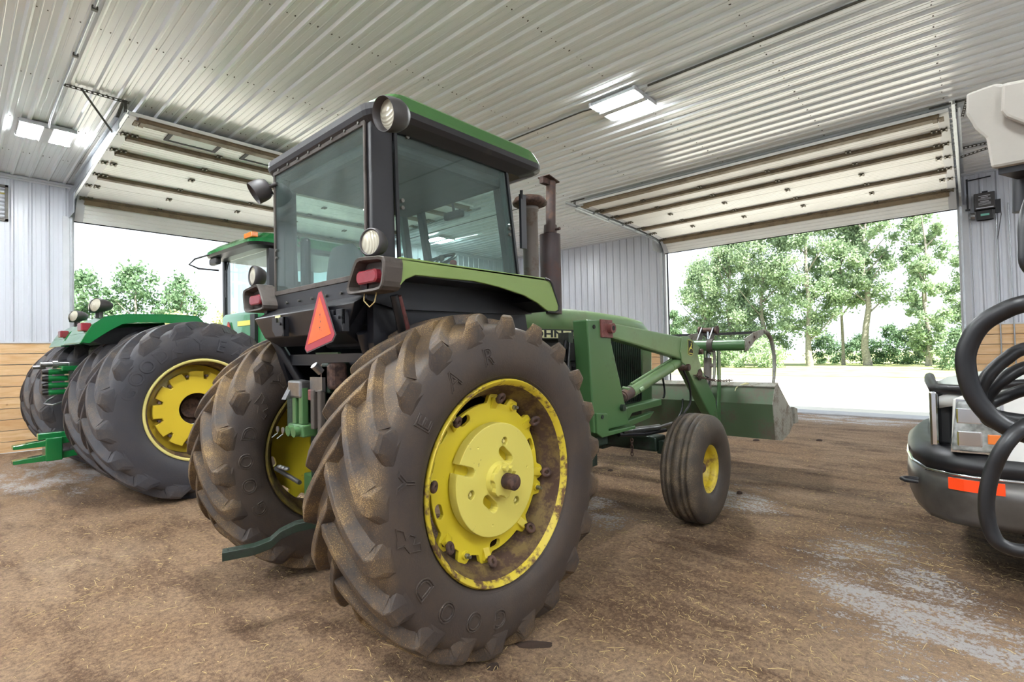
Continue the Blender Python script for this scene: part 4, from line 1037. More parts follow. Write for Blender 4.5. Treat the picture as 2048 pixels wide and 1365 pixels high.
for y0, y1 in ((2.34, 2.52), (3.02, 3.18)):
    m = W(); m.prism([(y0, 1.775), (y0+.07, 1.775), (y0+.07, 1.745), (y0+.10, 1.745), (y0+.10, 1.775), (y1, 1.775), (y1, 1.70), (y1-.05, 1.66), (y0+.02, 1.66), (y0, 1.70)], 'yz', 1.325, 1.337)
    m.box(1.325, 1.36, y0, y0+.012, 1.66, 1.775); m.cyl((1.325, y0+.035, 1.735), (1.315, y0+.035, 1.735), .010, n=8); m.build('hook_bracket', 'black_paint', tr, bevel=.002)
m = W(); m.box(1.340, 1.344, 3.10, 3.17, 1.75, 1.79); m.box(1.338, 1.342, 3.10, 3.16, 1.70, 1.745); m.build('warning_sticker', 'cream_decal', tr)
# rear hitch, hydraulics and drawbar
m = W(); m.prism([(2.60, 1.10), (3.2, 1.10), (3.12, 1.42), (2.68, 1.42)], 'yz', 1.62, 1.66); m.box(1.4, 1.62, 2.64, 2.72, 1.33, 1.50); m.box(1.4, 1.62, 3.08, 3.16, 1.05, 1.35); m.build('rockshaft_housing', 'dark_green', tr, bevel=.01)
m = W(); m.bbox(1.40, 1.50, 2.60, 2.74, 1.35, 1.50, .02); m.build('pump_block', 'rust', tr)
m = W(); m.prism([(2.86, 1.56), (3.14, 1.56), (3.06, 1.46), (2.80, 1.49)], 'yz', 1.58, 1.60); m.build('green_flap', 'green_paint', tr)
m = W()
for y in (2.98, 3.06):
    m.bbox(1.34, 1.38, y-.022, y+.022, 1.15, 1.36, .006)
m.bbox(1.33, 1.42, 2.93, 3.12, 1.08, 1.15, .01); m.build('remote_bracket', 'green_paint', tr)
for y in (2.985, 3.055):
    m = W(); m.cyl((1.345, y, 1.115), (1.30, y, 1.112), .030, n=20); m.build('coupler_socket', 'green_paint', tr); q = W(); q.cyl((1.302, y, 1.112), (1.297, y, 1.112), .018, n=16); q.cyl((1.30, y, 1.09), (1.27, y+.01, 1.065), .004, n=6); q.build('coupler_tip', 'steel_worn', tr)
m = W(); m.bbox(1.33, 1.40, 2.96, 3.12, 1.30, 1.40, .012); m.prism([(1.30, 1.29), (1.36, 1.40), (1.42, 1.40), (1.40, 1.30)], 'xz', 3.08, 3.13); m.build('coupler_cover', 'steel_worn', tr)
for y, h, mt in ((2.88, .22, 'frame_dusty'), (2.80, .24, 'frame_dusty'), (2.91, .06, 'rust_red')):
    m = W(); m.bbox(1.36, 1.39, y-.02, y+.02, 1.35-h, 1.35, .006); m.build('lever_arm', mt, tr)
m = W(); m.box(1.37, 1.39, 2.78, 2.92, 1.34, 1.42); m.cyl((1.33, 2.79, 1.49), (1.37, 2.79, 1.45), .022, n=10); m.build('remote_plate', 'steel_worn', tr)
for y in (2.62,):
    m = W(); m.bbox(1.45, 1.85, y-.02, y+.02, .55, .64, .01); m.box(1.50, 1.54, y-.02, y+.02, .60, 1.3); m.cyl((1.46, y-.03, .6), (1.46, y+.03, .6), .035, n=16); m.build('draft_arm', 'dark_green', tr)
m = W(); m.bbox(1.55, 1.75, 3.0, 3.26, .48, .78, .01); m.build('hitch_frame', 'green_paint', tr)
m = W(); m.tube([(1.45, 3.44, .80), (1.45, 3.1, .76)], .014, 8); 
for k in range(3): m.sphere((1.44, 3.36-.05*k, .825), .022, (.8, 1.2, .6))
m.build('sway_link', 'steel_worn', tr)
def drawbar():
    a = Vector((1.75, 2.93, .50)); pts = [a, Vector((1.50, 3.02, .52)), Vector((1.40, 3.055, .515)), Vector((1.32, 3.085, .485)), Vector((1.27, 3.10, .445)), Vector((1.19, 3.13, .425)), Vector((1.04, 3.19, .420))]
    d = (pts[-1]-pts[0]); d.z = 0; d.normalize(); n = Vector((-d.y, d.x, 0)); rings = []
    for p in pts: rings.append([p+n*.038+Vector((0, 0, .025)), p-n*.038+Vector((0, 0, .025)), p-n*.038-Vector((0, 0, .025)), p+n*.038-Vector((0, 0, .025))])
    W().loft(rings, 0, False, True).build('drawbar', 'dark_green', tr, bevel=.004)
    m = W()
    for p, r in ((Vector((1.08, 3.174, .445)), .02), (Vector((1.15, 3.146, .4475)), .008), (Vector((1.20, 3.126, .4495)), .008)): m.cyl(p, p+Vector((0, 0, .001)), r, n=16)
    m.build('pin_hole', 'dark_void', tr)
drawbar()
for o in tr.children:
    if o.name.split('.')[0] in ('remote_bracket', 'coupler_socket', 'coupler_cover', 'lever_arm', 'remote_plate'): o.location.y -= .13
# ------------------------------------------------------------------ cab interior
m = W(); m.bbox(1.62, 2.05, 2.68, 3.12, 1.58, 1.80, .04)
m.build('seat_base', 'seat_cloth', tr)
m = W(); rings = []
for z, w, t in ((1.78, .23, .10), (1.9, .25, .11), (2.05, .235, .10), (2.16, .19, .08), (2.22, .12, .05)):
    rings.append([(1.62+t/2+.0*math.cos(a)+t/2*math.cos(a), TY+w*math.sin(a), z) for a in [2*PI*i/24 for i in range(24)]])
m.loft(rings); m.build('seat_back', 'seat_cloth', tr)
m = W(); m.bbox(1.7, 2.35, 2.42, 2.6, 1.55, 1.95, .03); m.cyl((2.12, 2.5, 1.95), (2.08, 2.47, 2.12), .008, n=8); m.sphere((2.08, 2.47, 2.14), .022); m.cyl((2.2, 2.5, 1.95), (2.18, 2.47, 2.10), .008, n=8); m.build('control_console', 'black_plastic', tr)
q = W(); q.sphere((2.18, 2.47, 2.12), .024); q.build('lever_knob', 'red_lens', tr)
m = W(); m.cyl((2.52, TY, 1.7), (2.38, TY, 2.12), .045, n=16); m.bbox(2.34, 2.44, TY-.06, TY+.06, 2.06, 2.14, .02); m.build('steering_column', 'black_plastic', tr)
cst = Matrix.Translation((2.33, TY, 2.18)) @ Matrix.Rotation(rad(-28), 4, 'Y')
m = MB(OFF @ cst); m.tube([(.2*math.cos(a), .2*math.sin(a), 0) for a in [2*PI*i/40 for i in range(40)]], .013, 8, closed=True)
for a in (0.3, 2.4, 4.5): m.cyl((0, 0, -.02), (.2*math.cos(a), .2*math.sin(a), 0), .010, n=8)
m.cyl((0, 0, -.05), (0, 0, .01), .035, n=16); m.cyl((.19*math.cos(1.2), .19*math.sin(1.2), 0), (.19*math.cos(1.2), .19*math.sin(1.2), .05), .016, n=10); m.build('steering_wheel', 'black_plastic', tr)
m = W(); m.bbox(1.55, 2.55, yr+.06, yl-.06, 2.66, 2.74, .03); m.build('headliner', 'seat_cloth', tr)
m = W(); m.tube([(2.56, TY+.0, 2.70), (2.58, TY, 2.60)], .012, 6); m.bbox(2.55, 2.6, TY-.10, TY+.10, 2.56, 2.62, .015); m.build('rear_view_mirror', 'black_plastic', tr)
m = W(); m.bbox(1.60, 1.66, TY+.42, TY+.5, 2.0, 2.35, .03); m.build('side_pad', 'black_plastic', tr)
# ------------------------------------------------------------------ loader
LY = 2.25
def both(fn):
    fn(2.16, 2.34, 1); fn(2*TY-2.34, 2*TY-2.16, -1)
def mast(y0, y1, s):
    m = W(); m.prism([(3.256, 1.774), (3.594, 1.776), (3.60, 1.60), (3.865, .905), (3.50, .905), (3.32, .90)], 'xz', y0+.01, y1-.03)
    o = m.build('loader_mast', 'green_paint', tr, bevel=.012)
    yo = (y0, y0+.012) if s > 0 else (y1-.012, y1)
    m = W(); m.prism([(3.43, 1.782), (3.596, 1.780), (3.60, 1.635), (3.436, 1.64)], 'xz', yo[0]-.006, yo[1]+.0); ys = yo[0] if s > 0 else yo[1]
    m.cyl((3.545, ys-s*.045, 1.712), (3.545, ys+s*.02, 1.712), .040, n=24); p = m.build('pivot_plate', 'rust_red', o, bevel=.003)
    m = W(); m.cyl((3.545, ys-s*.047, 1.712), (3.545, ys-s*.040, 1.712), .020, n=16); m.cyl((3.34, ys+s*.008, 1.72), (3.34, ys+s*.0, 1.72), .016, n=12); m.build('pin_hole', 'dark_void', o)
    m = W(); m.prism([(3.33, 1.055), (3.487, 1.035), (3.497, .885), (3.925, .868), (3.925, .895), (3.52, .915), (3.51, 1.06)] if False else [(3.33, 1.055), (3.487, 1.038), (3.495, .895), (3.925, .888), (3.925, .862), (3.40, .858), (3.33, .90)], 'xz', y0-.01, y1+.02); m.build('mast_foot', 'green_paint', o, bevel=.006)
    m = W(); m.cyl((3.73, ys-s*.02, 1.06), (3.73, ys+s*.01, 1.06), .028, n=14); m.cyl((3.40, ys-s*.018, 1.02), (3.40, ys+s*.02, 1.02), .016, n=8); m.build('mast_bolt', 'dark_green', o)
both(mast)
m = W(); m.prism([(2.30, .60), (3.5, .60), (3.5, .70), (2.30, .70)], 'yz', 3.4, 3.55); m.bbox(3.4, 3.56, 2.2, 3.6, .78, .88, .01); m.build('loader_crossmember', 'dark_green', tr)
for s in (1, -1):
    y0, y1 = (2.42, 2.52) if s > 0 else (2*TY-2.52, 2*TY-2.42)
    m = W(); m.prism([(3.9, .86), (4.28, 1.0), (4.982, 1.018), (4.982, .95), (4.36, .93), (4.30, .885), (3.92, .80)], 'xz', y0, y1); m.prism([(4.2, .86), (4.86, .90), (4.75, .84), (4.3, .80)], 'xz', y0+.02, y1-.02); m.build('push_bar', 'green_paint', tr, bevel=.01)
def arm(y0, y1, s):
    a, b = (y0+.015, y0+.115) if s > 0 else (y1-.115, y1-.015)
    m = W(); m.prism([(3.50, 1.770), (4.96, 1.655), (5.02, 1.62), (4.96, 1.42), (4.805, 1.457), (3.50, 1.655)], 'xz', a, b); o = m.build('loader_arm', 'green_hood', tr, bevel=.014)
    m = W(); m.prism([(5.10, 1.52), (5.378, 1.539), (5.313, 1.446), (5.818, .961), (5.90, .70), (5.80, .70), (5.599, .834), (5.004, 1.363)], 'xz', a, b); m.build('arm_drop', 'green_paint', o, bevel=.014)
    yp = (a-.012, a+.0) if s > 0 else (b, b+.012)
    m = W(); m.prism([(4.945, 1.663), (5.085, 1.663), (5.385, 1.545), (5.325, 1.46), (5.40, 1.34), (5.18, 1.20), (5.0, 1.37), (4.93, 1.40), (4.90, 1.50)], 'xz', *yp); k = m.build('knee_plate', 'green_hood', o, bevel=.004)
    m = W(); ys = yp[0] if s > 0 else yp[1]
    m.cyl((5.375, ys-s*.03, 1.50), (5.375, ys+s*.08, 1.50), .03, n=16); m.cyl((5.03, ys-s*.03, 1.345), (5.03, ys+s*.08, 1.345), .034, n=16); m.build('arm_pin', 'rust', o)
    m = W(); m.cyl((5.36, ys-s*.003, 1.255), (5.36, ys+s*.004, 1.255), .062, n=28); m.build('arm_port', 'rust', o)
    # emblem: black shield, thin yellow border, leaping deer
    if s > 0:
        cx, cz = 5.135, 1.545; yy = ys-.001
        def E(pl): return [(cx+x, cz+z) for x, z in pl]
        sh = [(-.062, .085), (.0, .078), (.062, .058), (.058, -.075), (.0, -.085), (-.066, -.068)]
        m = W(); m.prism(E(sh), 'xz', yy-.002, yy); e = m.build('emblem', 'decal_yellow', o)
        m = W(); m.prism(E([(x*.93, z*.94) for x, z in sh]), 'xz', yy-.003, yy-.002); m.build('emblem_ground', 'black_plastic', e)
        deer = [(-.045, -.022), (-.03, .0), (-.012, .006), (.004, .018), (.008, .034), (.001, .050), (.006, .050), (.012, .036), (.014, .052), (.019, .050), (.018, .032), (.030, .026), (.028, .020), (.019, .018), (.018, .0), (.036, -.012), (.046, -.026), (.040, -.028), (.030, -.016), (.010, -.012), (-.010, -.016), (-.026, -.018), (-.046, -.040), (-.050, -.036)]
        m = W(); m.prism(E(deer), 'xz', yy-.004, yy-.003); m.build('emblem_deer', 'decal_yellow', e)
        m = W(); m.prism(E([(-.05, -.052), (.045, -.060), (.045, -.066), (-.05, -.058)]), 'xz', yy-.004, yy-.003); m.build('emblem_line', 'decal_yellow', e)
both(arm)
for y in (2.24, 2*TY-2.24):
    A = Vector((3.73, y, 1.10)); B = Vector((4.98, y, 1.40)); d = (B-A).normalized()
    m = W(); m.cyl(A, A+d*.16, .024, n=16); m.build('cylinder_rod', 'chrome', tr)
    m = W(); m.cyl(A+d*.13, A+d*.16, .042, n=20); m.cyl(A+d*.15, A+d*.30, .052, n=24); m.build('cylinder_gland', 'exhaust_brown', tr)
    m = W(); m.cyl(A+d*.28, B, .056, n=28); m.cyl(A+d*.30+Vector((0, 0, .066)), B-d*.14+Vector((0, 0, .066)), .011, n=10); m.cyl(A+d*.21+Vector((0, -.03, .04)), A+d*.21+Vector((0, .03, .05)), .022, n=10); m.cyl(A+d*.36+Vector((0, -.05, -.01)), A+d*.40+Vector((0, -.07, 0)), .02, n=10); m.cyl(B-d*.20, B-d*.19, .060, n=28); m.build('lift_cylinder', 'green_hood', tr)
# bucket
by0, by1 = 1.655, 2*TY-1.655
side = [(6.171, 1.077), (6.301, 1.110), (6.788, .794), (7.018, .735), (6.981, .635), (6.70, .50), (6.403, .46), (6.148, .50), (6.070, .90)]
m = W()
shell = [(6.301, 1.110), (6.171, 1.077), (6.070, .90), (6.148, .50), (6.403, .46), (6.981, .615)]
for (a, b) in zip(shell, shell[1:]):
    dx, dz = b[0]-a[0], b[1]-a[1]; L = math.hypot(dx, dz); nx, nz = dz/L*.012, -dx/L*.012
    m.prism([a, b, (b[0]-nx, b[1]-nz), (a[0]-nx, a[1]-nz)], 'xz', by0, by1)
bk = m.build('bucket', 'green_bucket', tr)
for y in (by0-.008, by1): m = W(); m.prism(side, 'xz', y, y+.008); m.build('bucket_side', 'bucket_grey', bk, bevel=.002)
m = W(); m.box(6.9, 7.03, by0-.02, by1+.02, .60, .63); m.prism([(6.86, .80), (7.0, .77), (7.04, .60), (6.88, .60)], 'xz', by0-.03, by0+.01); m.build('cutting_edge', 'bucket_grey', bk)
m = W(); m.prism([(6.165, 1.08), (6.305, 1.115), (6.31, 1.127), (6.16, 1.092)], 'xz', by0-.005, by1+.005); m.build('bucket_lip', 'bucket_grey', bk)
m = W(); m.tube([(6.19, 2.02, 1.098), (6.16, 2.06, 1.07), (6.14, 2.07, 1.03)], .006, 6); m.tube([(6.19, 2.02, 1.10), (6.2, 1.93, 1.115), (6.23, 1.97, 1.12), (6.19, 2.02, 1.10)], .006, 6); m.build('twine_scrap', 'cream_decal', bk)
# grapple: cross tube, top bar, arms, tines, bucket cylinders and links
m = W(); m.cyl((5.72, 1.80, 1.565), (5.72, 4.0, 1.565), .062, n=28); m.build('grapple_tube', 'green_paint', tr)
m = W(); m.cyl((5.72, 2.5, 1.565), (5.72, 2.56, 1.565), .075, n=24); m.build('tube_collar', 'frame_dusty', tr); m = W(); m.cyl((5.72, 2.14, 1.565), (5.72, 2.2, 1.565), .075, n=24); m.build('tube_collar', 'frame_dusty', tr)
m = W(); m.box(6.33, 6.39, 1.79, 4.01, 1.692, 1.722); m.build('grapple_bar', 'cab_black', tr)
for y in (1.80, 2.52, 3.26, 3.98):
    m = W(); m.prism([(5.68, 1.63), (5.69, 1.50), (5.76, 1.50), (6.02, 1.61), (6.40, 1.70), (6.41, 1.735), (6.30, 1.74), (5.98, 1.70), (5.74, 1.64)], 'xz', y-.008, y+.008); g = m.build('grapple_plate', 'bucket_grey', tr, bevel=.003)
    for xx, zz in ((5.80, 1.59), (5.98, 1.65)):
        q = W(); q.cyl((xx, y-.016, zz), (xx, y-.008, zz), .014, n=8); q.build('plate_bolt', 'rust', g)
    m = W(); pts = [(6.36, 1.722), (6.50, 1.70), (6.62, 1.64), (6.70, 1.54), (6.745, 1.42), (6.74, 1.28), (6.70, 1.14), (6.62, .98), (6.50, .84)]
    m.tube([(x, y, z) for x, z in pts], [.024, .024, .024, .023, .022, .021, .019, .014, .006], 8); m.build('grapple_tine', 'bucket_grey', tr)
for y in (2.30, 2*TY-2.30):
    m = W(); m.cyl((5.98, y, 1.73), (5.94, y, 1.32), .024, n=16); m.build('tilt_rod', 'chrome', tr)
    m = W(); m.cyl((5.945, y, 1.42), (5.87, y, .78), .045, n=20); m.cyl((5.93, y-.03, 1.33), (5.935, y-.06, 1.335), .024, n=12); m.bbox(5.82, 5.94, y-.05, y+.05, .80, .92, .015); m.build('tilt_cylinder', 'stack_grey', tr)
    m = W(); m.prism([(6.04, 1.68), (6.13, 1.66), (6.12, 1.20), (6.06, .62), (5.98, .64), (6.02, 1.1)], 'xz', y-.085, y-.07); m.prism([(6.04, 1.68), (6.13, 1.66), (6.12, 1.20), (6.06, .62), (5.98, .64), (6.02, 1.1)], 'xz', y+.07, y+.085); m.build('tilt_link', 'green_paint', tr, bevel=.004)
    m = W(); m.cyl((5.985, y-.10, 1.745), (5.985, y+.10, 1.745), .032, n=16); m.cyl((5.985, y-.11, 1.745), (5.985, y-.09, 1.745), .048, n=16); m.cyl((5.985, y+.09, 1.745), (5.985, y+.11, 1.745), .048, n=16); m.build('link_pin', 'rust', tr)
    m = W(); m.prism([(5.78, 1.60), (5.96, 1.78), (6.02, 1.76), (5.92, 1.60), (5.86, 1.46), (5.78, 1.5)], 'xz', y-.075, y-.06); m.prism([(5.78, 1.60), (5.96, 1.78), (6.02, 1.76), (5.92, 1.60), (5.86, 1.46), (5.78, 1.5)], 'xz', y+.06, y+.075); m.build('grapple_ear', 'cab_black', tr)
    m = W(); m.prism([(6.08, .52), (6.10, .98), (5.92, .72), (5.86, .60)], 'xz', y-.06, y-.045); m.prism([(6.08, .52), (6.10, .98), (5.92, .72), (5.86, .60)], 'xz', y+.045, y+.06); m.build('bucket_ear', 'dark_green', bk)
m = W(); P0 = Vector((5.16, 2.14, 1.262)); P1 = Vector((6.1, 2.08, 1.16)); N = 26
for k in range(N):
    t0 = (k+.5)/N; c = P0.lerp(P1, t0); c.z -= .05*math.sin(PI*t0)*.6; d = (P1-P0).normalized(); u = Vector((0, 0, 1)) if k % 2 else d.cross(Vector((0, 0, 1))).normalized()
    m.tube([c+d*(.026*math.cos(a))+u*(.012*math.sin(a)) for a in [2*PI*i/10 for i in range(10)]], .0045, 5, closed=True)
m.build('tie_chain', 'rust', tr)
for i, pts in enumerate((((5.02, 2.2, 1.33), (5.1, 2.17, 1.15), (5.13, 2.18, .98), (5.02, 2.2, .88), (5.05, 2.3, .76)), ((5.16, 2.5, 1.3), (5.22, 2.5, 1.08), (5.18, 2.5, 1.0)), ((5.45, 2.4, .98), (5.42, 2.4, .86), (5.32, 2.4, .78)), ((5.55, 2.22, 1.2), (5.62, 2.2, 1.08), (5.72, 2.2, 1.18), (5.6, 2.22, 1.24)))):
    # smooth the hose
    P2 = [Vector(p) for p in pts]; sm = []
    for j in range(len(P2)-1):
        p0 = P2[max(j-1, 0)]; p1 = P2[j]; p2 = P2[j+1]; p3 = P2[min(j+2, len(P2)-1)]
        for k in range(6):
            t_ = k/6; sm.append(.5*((2*p1)+(p2-p0)*t_+(2*p0-5*p1+4*p2-p3)*t_*t_+(3*p1-p0-3*p2+p3)*t_**3))
    W().tube(sm, .011, 8).build('loader_hose', 'black_rubber', tr)

# ------------------------------------------------------------------ the newer articulated tractor on the left
t2 = thing('articulated_tractor', 'clean bright green tractor with huge dual tyres, at the left behind', 'tractor', (1.797, 8.55, 0), rad(3))
ZT = .965
tt, wf2 = make_tire(t2, 'tire_new', 1.0, .355, .565, 17, .062, loc=(0, -1.83, ZT), sweep=.46, lug_w=.036, lug_b=.085, phase=.1)
TL = [('G', 162), ('O', 149), ('O', 137), ('D', 124), ('*', 109), ('Y', 93), ('E', 76), ('A', 60), ('R', 45)]
sidewall_text(tt, 'tire_new', TL, .725, .19, wf2, -1, 0, .006)
sidewall_text(tt, 'tire_new', TL, .725, .194, wf2, -1, .0035)
for y in (-1.06, 1.06, 1.83):
    c = tt.copy(); C.objects.link(c); c.parent = t2; c.location = (0, y, ZT)
def t2_rim(y):
    m = MB(); m.lathe([(.560, .285), (.572, .296), (.568, .305), (.548, .300), (.540, .29), (.536, .26), (.51, .235), (.505, .10), (.505, -.2), (.53, -.26), (.57, -.29)], n=72, mids=[0, 0, 0, 0, 1, 1, 1, 1, 1, 1])
    o = m.build('wheel_rim', ['cream_rim', 'rust_barrel'], t2); 
    F4 = Matrix(((1, 0, 0, 0), (0, 0, 1, 0), (0, 1, 0, 0), (0, 0, 0, 1)))
    out = []
    for i in range(240):
        a = 2*PI*i/240; r = .425; k = (a/(2*PI)*12) % 1
        d = abs(k-.5); r -= .085*max(0, min(1, (.20-d)/.09)); out.append((r*math.cos(a), r*math.sin(a)))
    vs, fs = plate([out], [circ(0, 0, .185, 48)], .03, .008)
    m = MB(Matrix.Translation((0, .10, 0)) @ F4); m.add(vs, fs)
    m.lathe([(.34, -.03), (.42, -.08), (.50, -.08)], c=(0, 0, 0), ax=(0, 0, 1), n=72); m.build('wheel_disc', 'yellow_clean', o)
    m = MB(); m.cyl((0, -.25, 0), (0, -.08, 0), .19, n=32); m.cyl((0, -.08, 0), (0, -.04, 0), .11, n=24); m.build('wheel_hub', 'rust', o)
    for k in range(12):
        a = 2*PI*(k+.5)/12; m = MB(); m.cyl((.385*math.cos(a), .10, .385*math.sin(a)), (.385*math.cos(a), .145, .385*math.sin(a)), .016, n=6); m.build('rim_bolt', 'exhaust_brown', o)
    o.location = (0, y, ZT); o.scale = (1, -1, 1); return o
ra = t2_rim(-1.83)
rb_ = copy_tree(ra, t2); rb_.location = (0, 1.83, ZT); rb_.scale = (1, 1, 1)
m = MB(); m.bbox(-.7, 2.6, -.42, .42, .65, 1.45, .05); m.cyl((0, -1.5, ZT), (0, 1.5, ZT), .19, n=28); m.bbox(-.5, 1.2, -.5, .5, 1.45, 1.74, .06); m.build('rear_frame', 'dark_green', t2)
def t2_fender(s):
    Y0_, Y1_, dx = (-1.45, -.62, 0) if s > 0 else (.50, 1.30, .16)
    top = [(-.94, 1.735), (-.89, 1.84), (-.84, 1.93), (-.72, 2.025), (-.53, 2.06), (-.1, 2.075), (.19, 2.065), (.30, 1.95)]
    bot = [(.06, 1.96), (-.30, 1.972), (-.42, 1.967), (-.57, 1.942), (-.69, 1.862), (-.86, 1.725)]
    m = MB(); m.prism([(x+dx, z) for x, z in top+bot], 'xz', Y0_, Y0_+.02)
    rings = [[(x+dx, y, z), ] for x, z in top for y in (0,)]
    for (a, b) in zip(top, top[1:]):
        d = Vector((b[0]-a[0], b[1]-a[1])).normalized()*.016; n = (-d.y, d.x)
        m.prism([(a[0]+dx, a[1]), (b[0]+dx, b[1]), (b[0]+dx-n[0], b[1]-n[1]), (a[0]+dx-n[0], a[1]-n[1])], 'xz', Y0_, Y1_)
    f = m.build('fender', 'green_new', t2, bevel=.006)
    m = MB(); m.prism([(-.80+dx, 1.76), (-.6+dx, 1.90), (-.4+dx, 1.93), (.1+dx, 1.93), (.1+dx, 1.80), (-.7+dx, 1.72)], 'xz', Y0_+.25, Y1_); m.build('fender_liner', 'black_paint', f)
    m = MB(); yy = (Y0_+.02, Y0_+.20) if s > 0 else (Y0_+.08, Y0_+.24); m.bbox(-.93+dx, -.84+dx, yy[0], yy[1], 1.86, 1.95, .012); m.build('tail_lamp', 'red_lens', f)
    for k, (yo, tw) in enumerate(((.30, -.2), (.46, .3))):
        m = MB(); c = Vector((-.70+dx, Y0_+yo, 2.165)); d = Vector((-1, tw, .08)).normalized()
        m.lathe([(.125, .06), (.128, .035), (.115, -.03), (.07, -.09), (.001, -.11)], c=c, ax=d, n=28); m.cyl(c-Vector((0, 0, .10)), c-Vector((0, 0, .155)), .02, n=10)
        for v_ in range(len(m.v)):
            q = m.v[v_]; m.v[v_] = (q[0], q[1], c.z+(q[2]-c.z)*(.62 if q[2] > c.z-.13 else 1))
        o = m.build('work_lamp', 'lamp_body', f)
        m = MB(); m.lathe([(.119, .055), (.07, .075), (.001, .082)], c=c, ax=d, n=28); m.v = [(q[0], q[1], c.z+(q[2]-c.z)*.62) for q in m.v]; m.build('lamp_lens', 'lamp_lens', o)
t2_fender(1); t2_fender(-1)
m = MB(); m.prism([(-.80, 1.74), (-.60, 1.99), (.1, 2.03), (.1, 1.74)], 'xz', -.62, .50); m.build('rear_deck', 'green_new', t2, bevel=.03)
# hydraulic outlets at the back
for k in range(4):
    m = MB(); m.cyl((-.95, -.02, 1.41-.085*k), (-.70, -.02, 1.41-.085*k), .034, n=18); m.cyl((-.985, -.02, 1.41-.085*k), (-.95, -.02, 1.41-.085*k), .042, n=18); o = m.build('hydraulic_outlet', 'green_new', t2)
    m = MB(); m.cyl((-1.04, -.02, 1.41-.085*k), (-.985, -.02, 1.41-.085*k), .03, .038, n=16); m.build('dust_cap', 'black_rubber', o)
m = MB(); m.box(-.80, -.72, -.14, .14, 1.10, 1.52); m.cyl((-1.06, -.06, 1.50), (-.70, -.06, 1.50), .028, n=14); m.cyl((-.95, -.06, 1.50), (-.90, -.06, 1.50), .045, n=16); m.cyl((-1.12, .02, 1.47), (-1.0, .02, 1.47), .022, n=12); m.build('outlet_bracket', 'steel_worn', t2)
m = MB(); m.bbox(-.9, -.5, -.3, .0, 1.42, 1.48, .01); m.bbox(-.78, -.6, -.35, .3, .9, 1.44, .02); m.build('outlet_plate', 'green_new', t2)
MB().tube([(-.9, .0, 1.12), (-.98, .02, 1.06), (-1.02, -.02, 1.02), (-.95, -.06, 1.0), (-.85, -.04, 1.03)], .012, 6).build('ground_cable', 'steel_worn', t2)
m = MB(); m.prism([(-1.30, .545), (-1.0, .575), (-.93, .60), (-.6, .60), (-.6, .54), (-.95, .50), (-1.30, .50)], 'xz', -.07, .07); m.prism([(-1.30, .37), (-.6, .43), (-.4, .46), (-.4, .38), (-.95, .32), (-1.30, .325)], 'xz', -.07, .07); m.bbox(-1.02, -.86, -.11, .11, .32, .60, .01); m.bbox(-1.08, -.8, -.05, .05, .58, .66, .01)
m.build('drawbar_hitch', 'green_new', t2, bevel=.006)
# cab
m = MB(); ring = lambda z, g: rounded(1.33-g, 3.05+g, -.86-g, .86+g, .14, z)
m.loft([ring(1.15, 0), ring(2.20, 0), ring(2.26, -.03)], 0, True, True); cb = m.build('cab_body', 'green_new', t2)
m = MB(); m.box(1.322, 1.332, -.84, .15, 2.04, 2.12); m.box(1.5, 2.9, -.868, -.858, 2.04, 2.12); m.build('yellow_stripe', 'decal_yellow', cb)
m = MB(); m.box(1.28, 1.34, -.55, -.40, 1.2, 2.2); m.build('air_duct', 'black_plastic', cb)
for (x, y) in ((1.42, -.80), (1.42, .80), (2.95, -.80), (2.95, .80)):
    m = MB(); m.prism([(x-.05, 2.2), (x+.05, 2.2), (x+.05, 3.22), (x-.05, 3.22)], 'xz', y-.045, y+.045); m.build('cab_post', 'black_plastic', t2, bevel=.012)
for b in ((1.395, 1.40, -.76, .76, 2.26, 3.16), (2.99, 2.995, -.76, .76, 2.26, 3.16), (1.47, 2.9, -.825, -.82, 2.26, 3.16), (1.47, 2.9, .82, .825, 2.26, 3.16)):
    MB().box(*b).build('cab_window', 'clear_glass', t2)
rr2 = lambda z, x0, x1, hw, r=.2: rounded(x0, x1, -hw, hw, r, z)
m = MB(); m.loft([rr2(3.17, 1.25, 3.15, .84), rr2(3.20, 1.12, 3.25, .92), rr2(3.24, 1.10, 3.27, .93)], 0, False, True); m.build('roof_underside', 'black_plastic', t2)
m = MB(); m.loft([rr2(3.24, 1.09, 3.28, .94), rr2(3.30, 1.12, 3.26, .93), rr2(3.40, 1.25, 3.18, .86), rr2(3.45, 1.40, 3.05, .75), rr2(3.47, 1.7, 2.8, .5)], 0, False, True); m.build('cab_roof', 'green_new', t2)
m = MB(); m.bbox(1.10, 1.19, -.90, -.62, 3.30, 3.375, .012); m.build('amber_lamp', 'amber_lens', t2)
m = MB(); m.tube([(1.20, .40, 3.22), (1.10, .70, 3.24), (.98, .92, 3.19), (.92, 1.0, 3.10), (1.05, .96, 3.04), (1.30, .80, 3.02)], .014, 6); m.build('mirror_arm', 'lamp_body', t2)
m = MB(); m.bbox(1.14, 1.24, .52, .80, 3.08, 3.19, .03); m.build('roof_lamp', 'lamp_body', t2)
m = MB(); m.tube([(1.36, .55, 3.14), (1.34, .62, 2.95), (1.34, .66, 2.6)], .010, 6); m.box(1.335, 1.345, .60, .63, 2.55, 3.0); m.build('wiper', 'black_plastic', t2)
m = MB(); m.bbox(1.75, 2.2, -.26, .26, 2.15, 2.32, .05); m.bbox(1.68, 1.82, -.25, .25, 2.3, 2.95, .06); m.build('driver_seat', 'seat_cloth', t2)
m = MB(); m.cyl((2.75, 0, 2.2), (2.6, 0, 2.6), .04, n=12); m.tube([(2.58+.08*math.cos(a), .2*math.sin(a), 2.62+.17*math.cos(a)) for a in [2*PI*i/28 for i in range(28)]], .014, 8, closed=True); m.build('steering_wheel', 'black_plastic', t2)
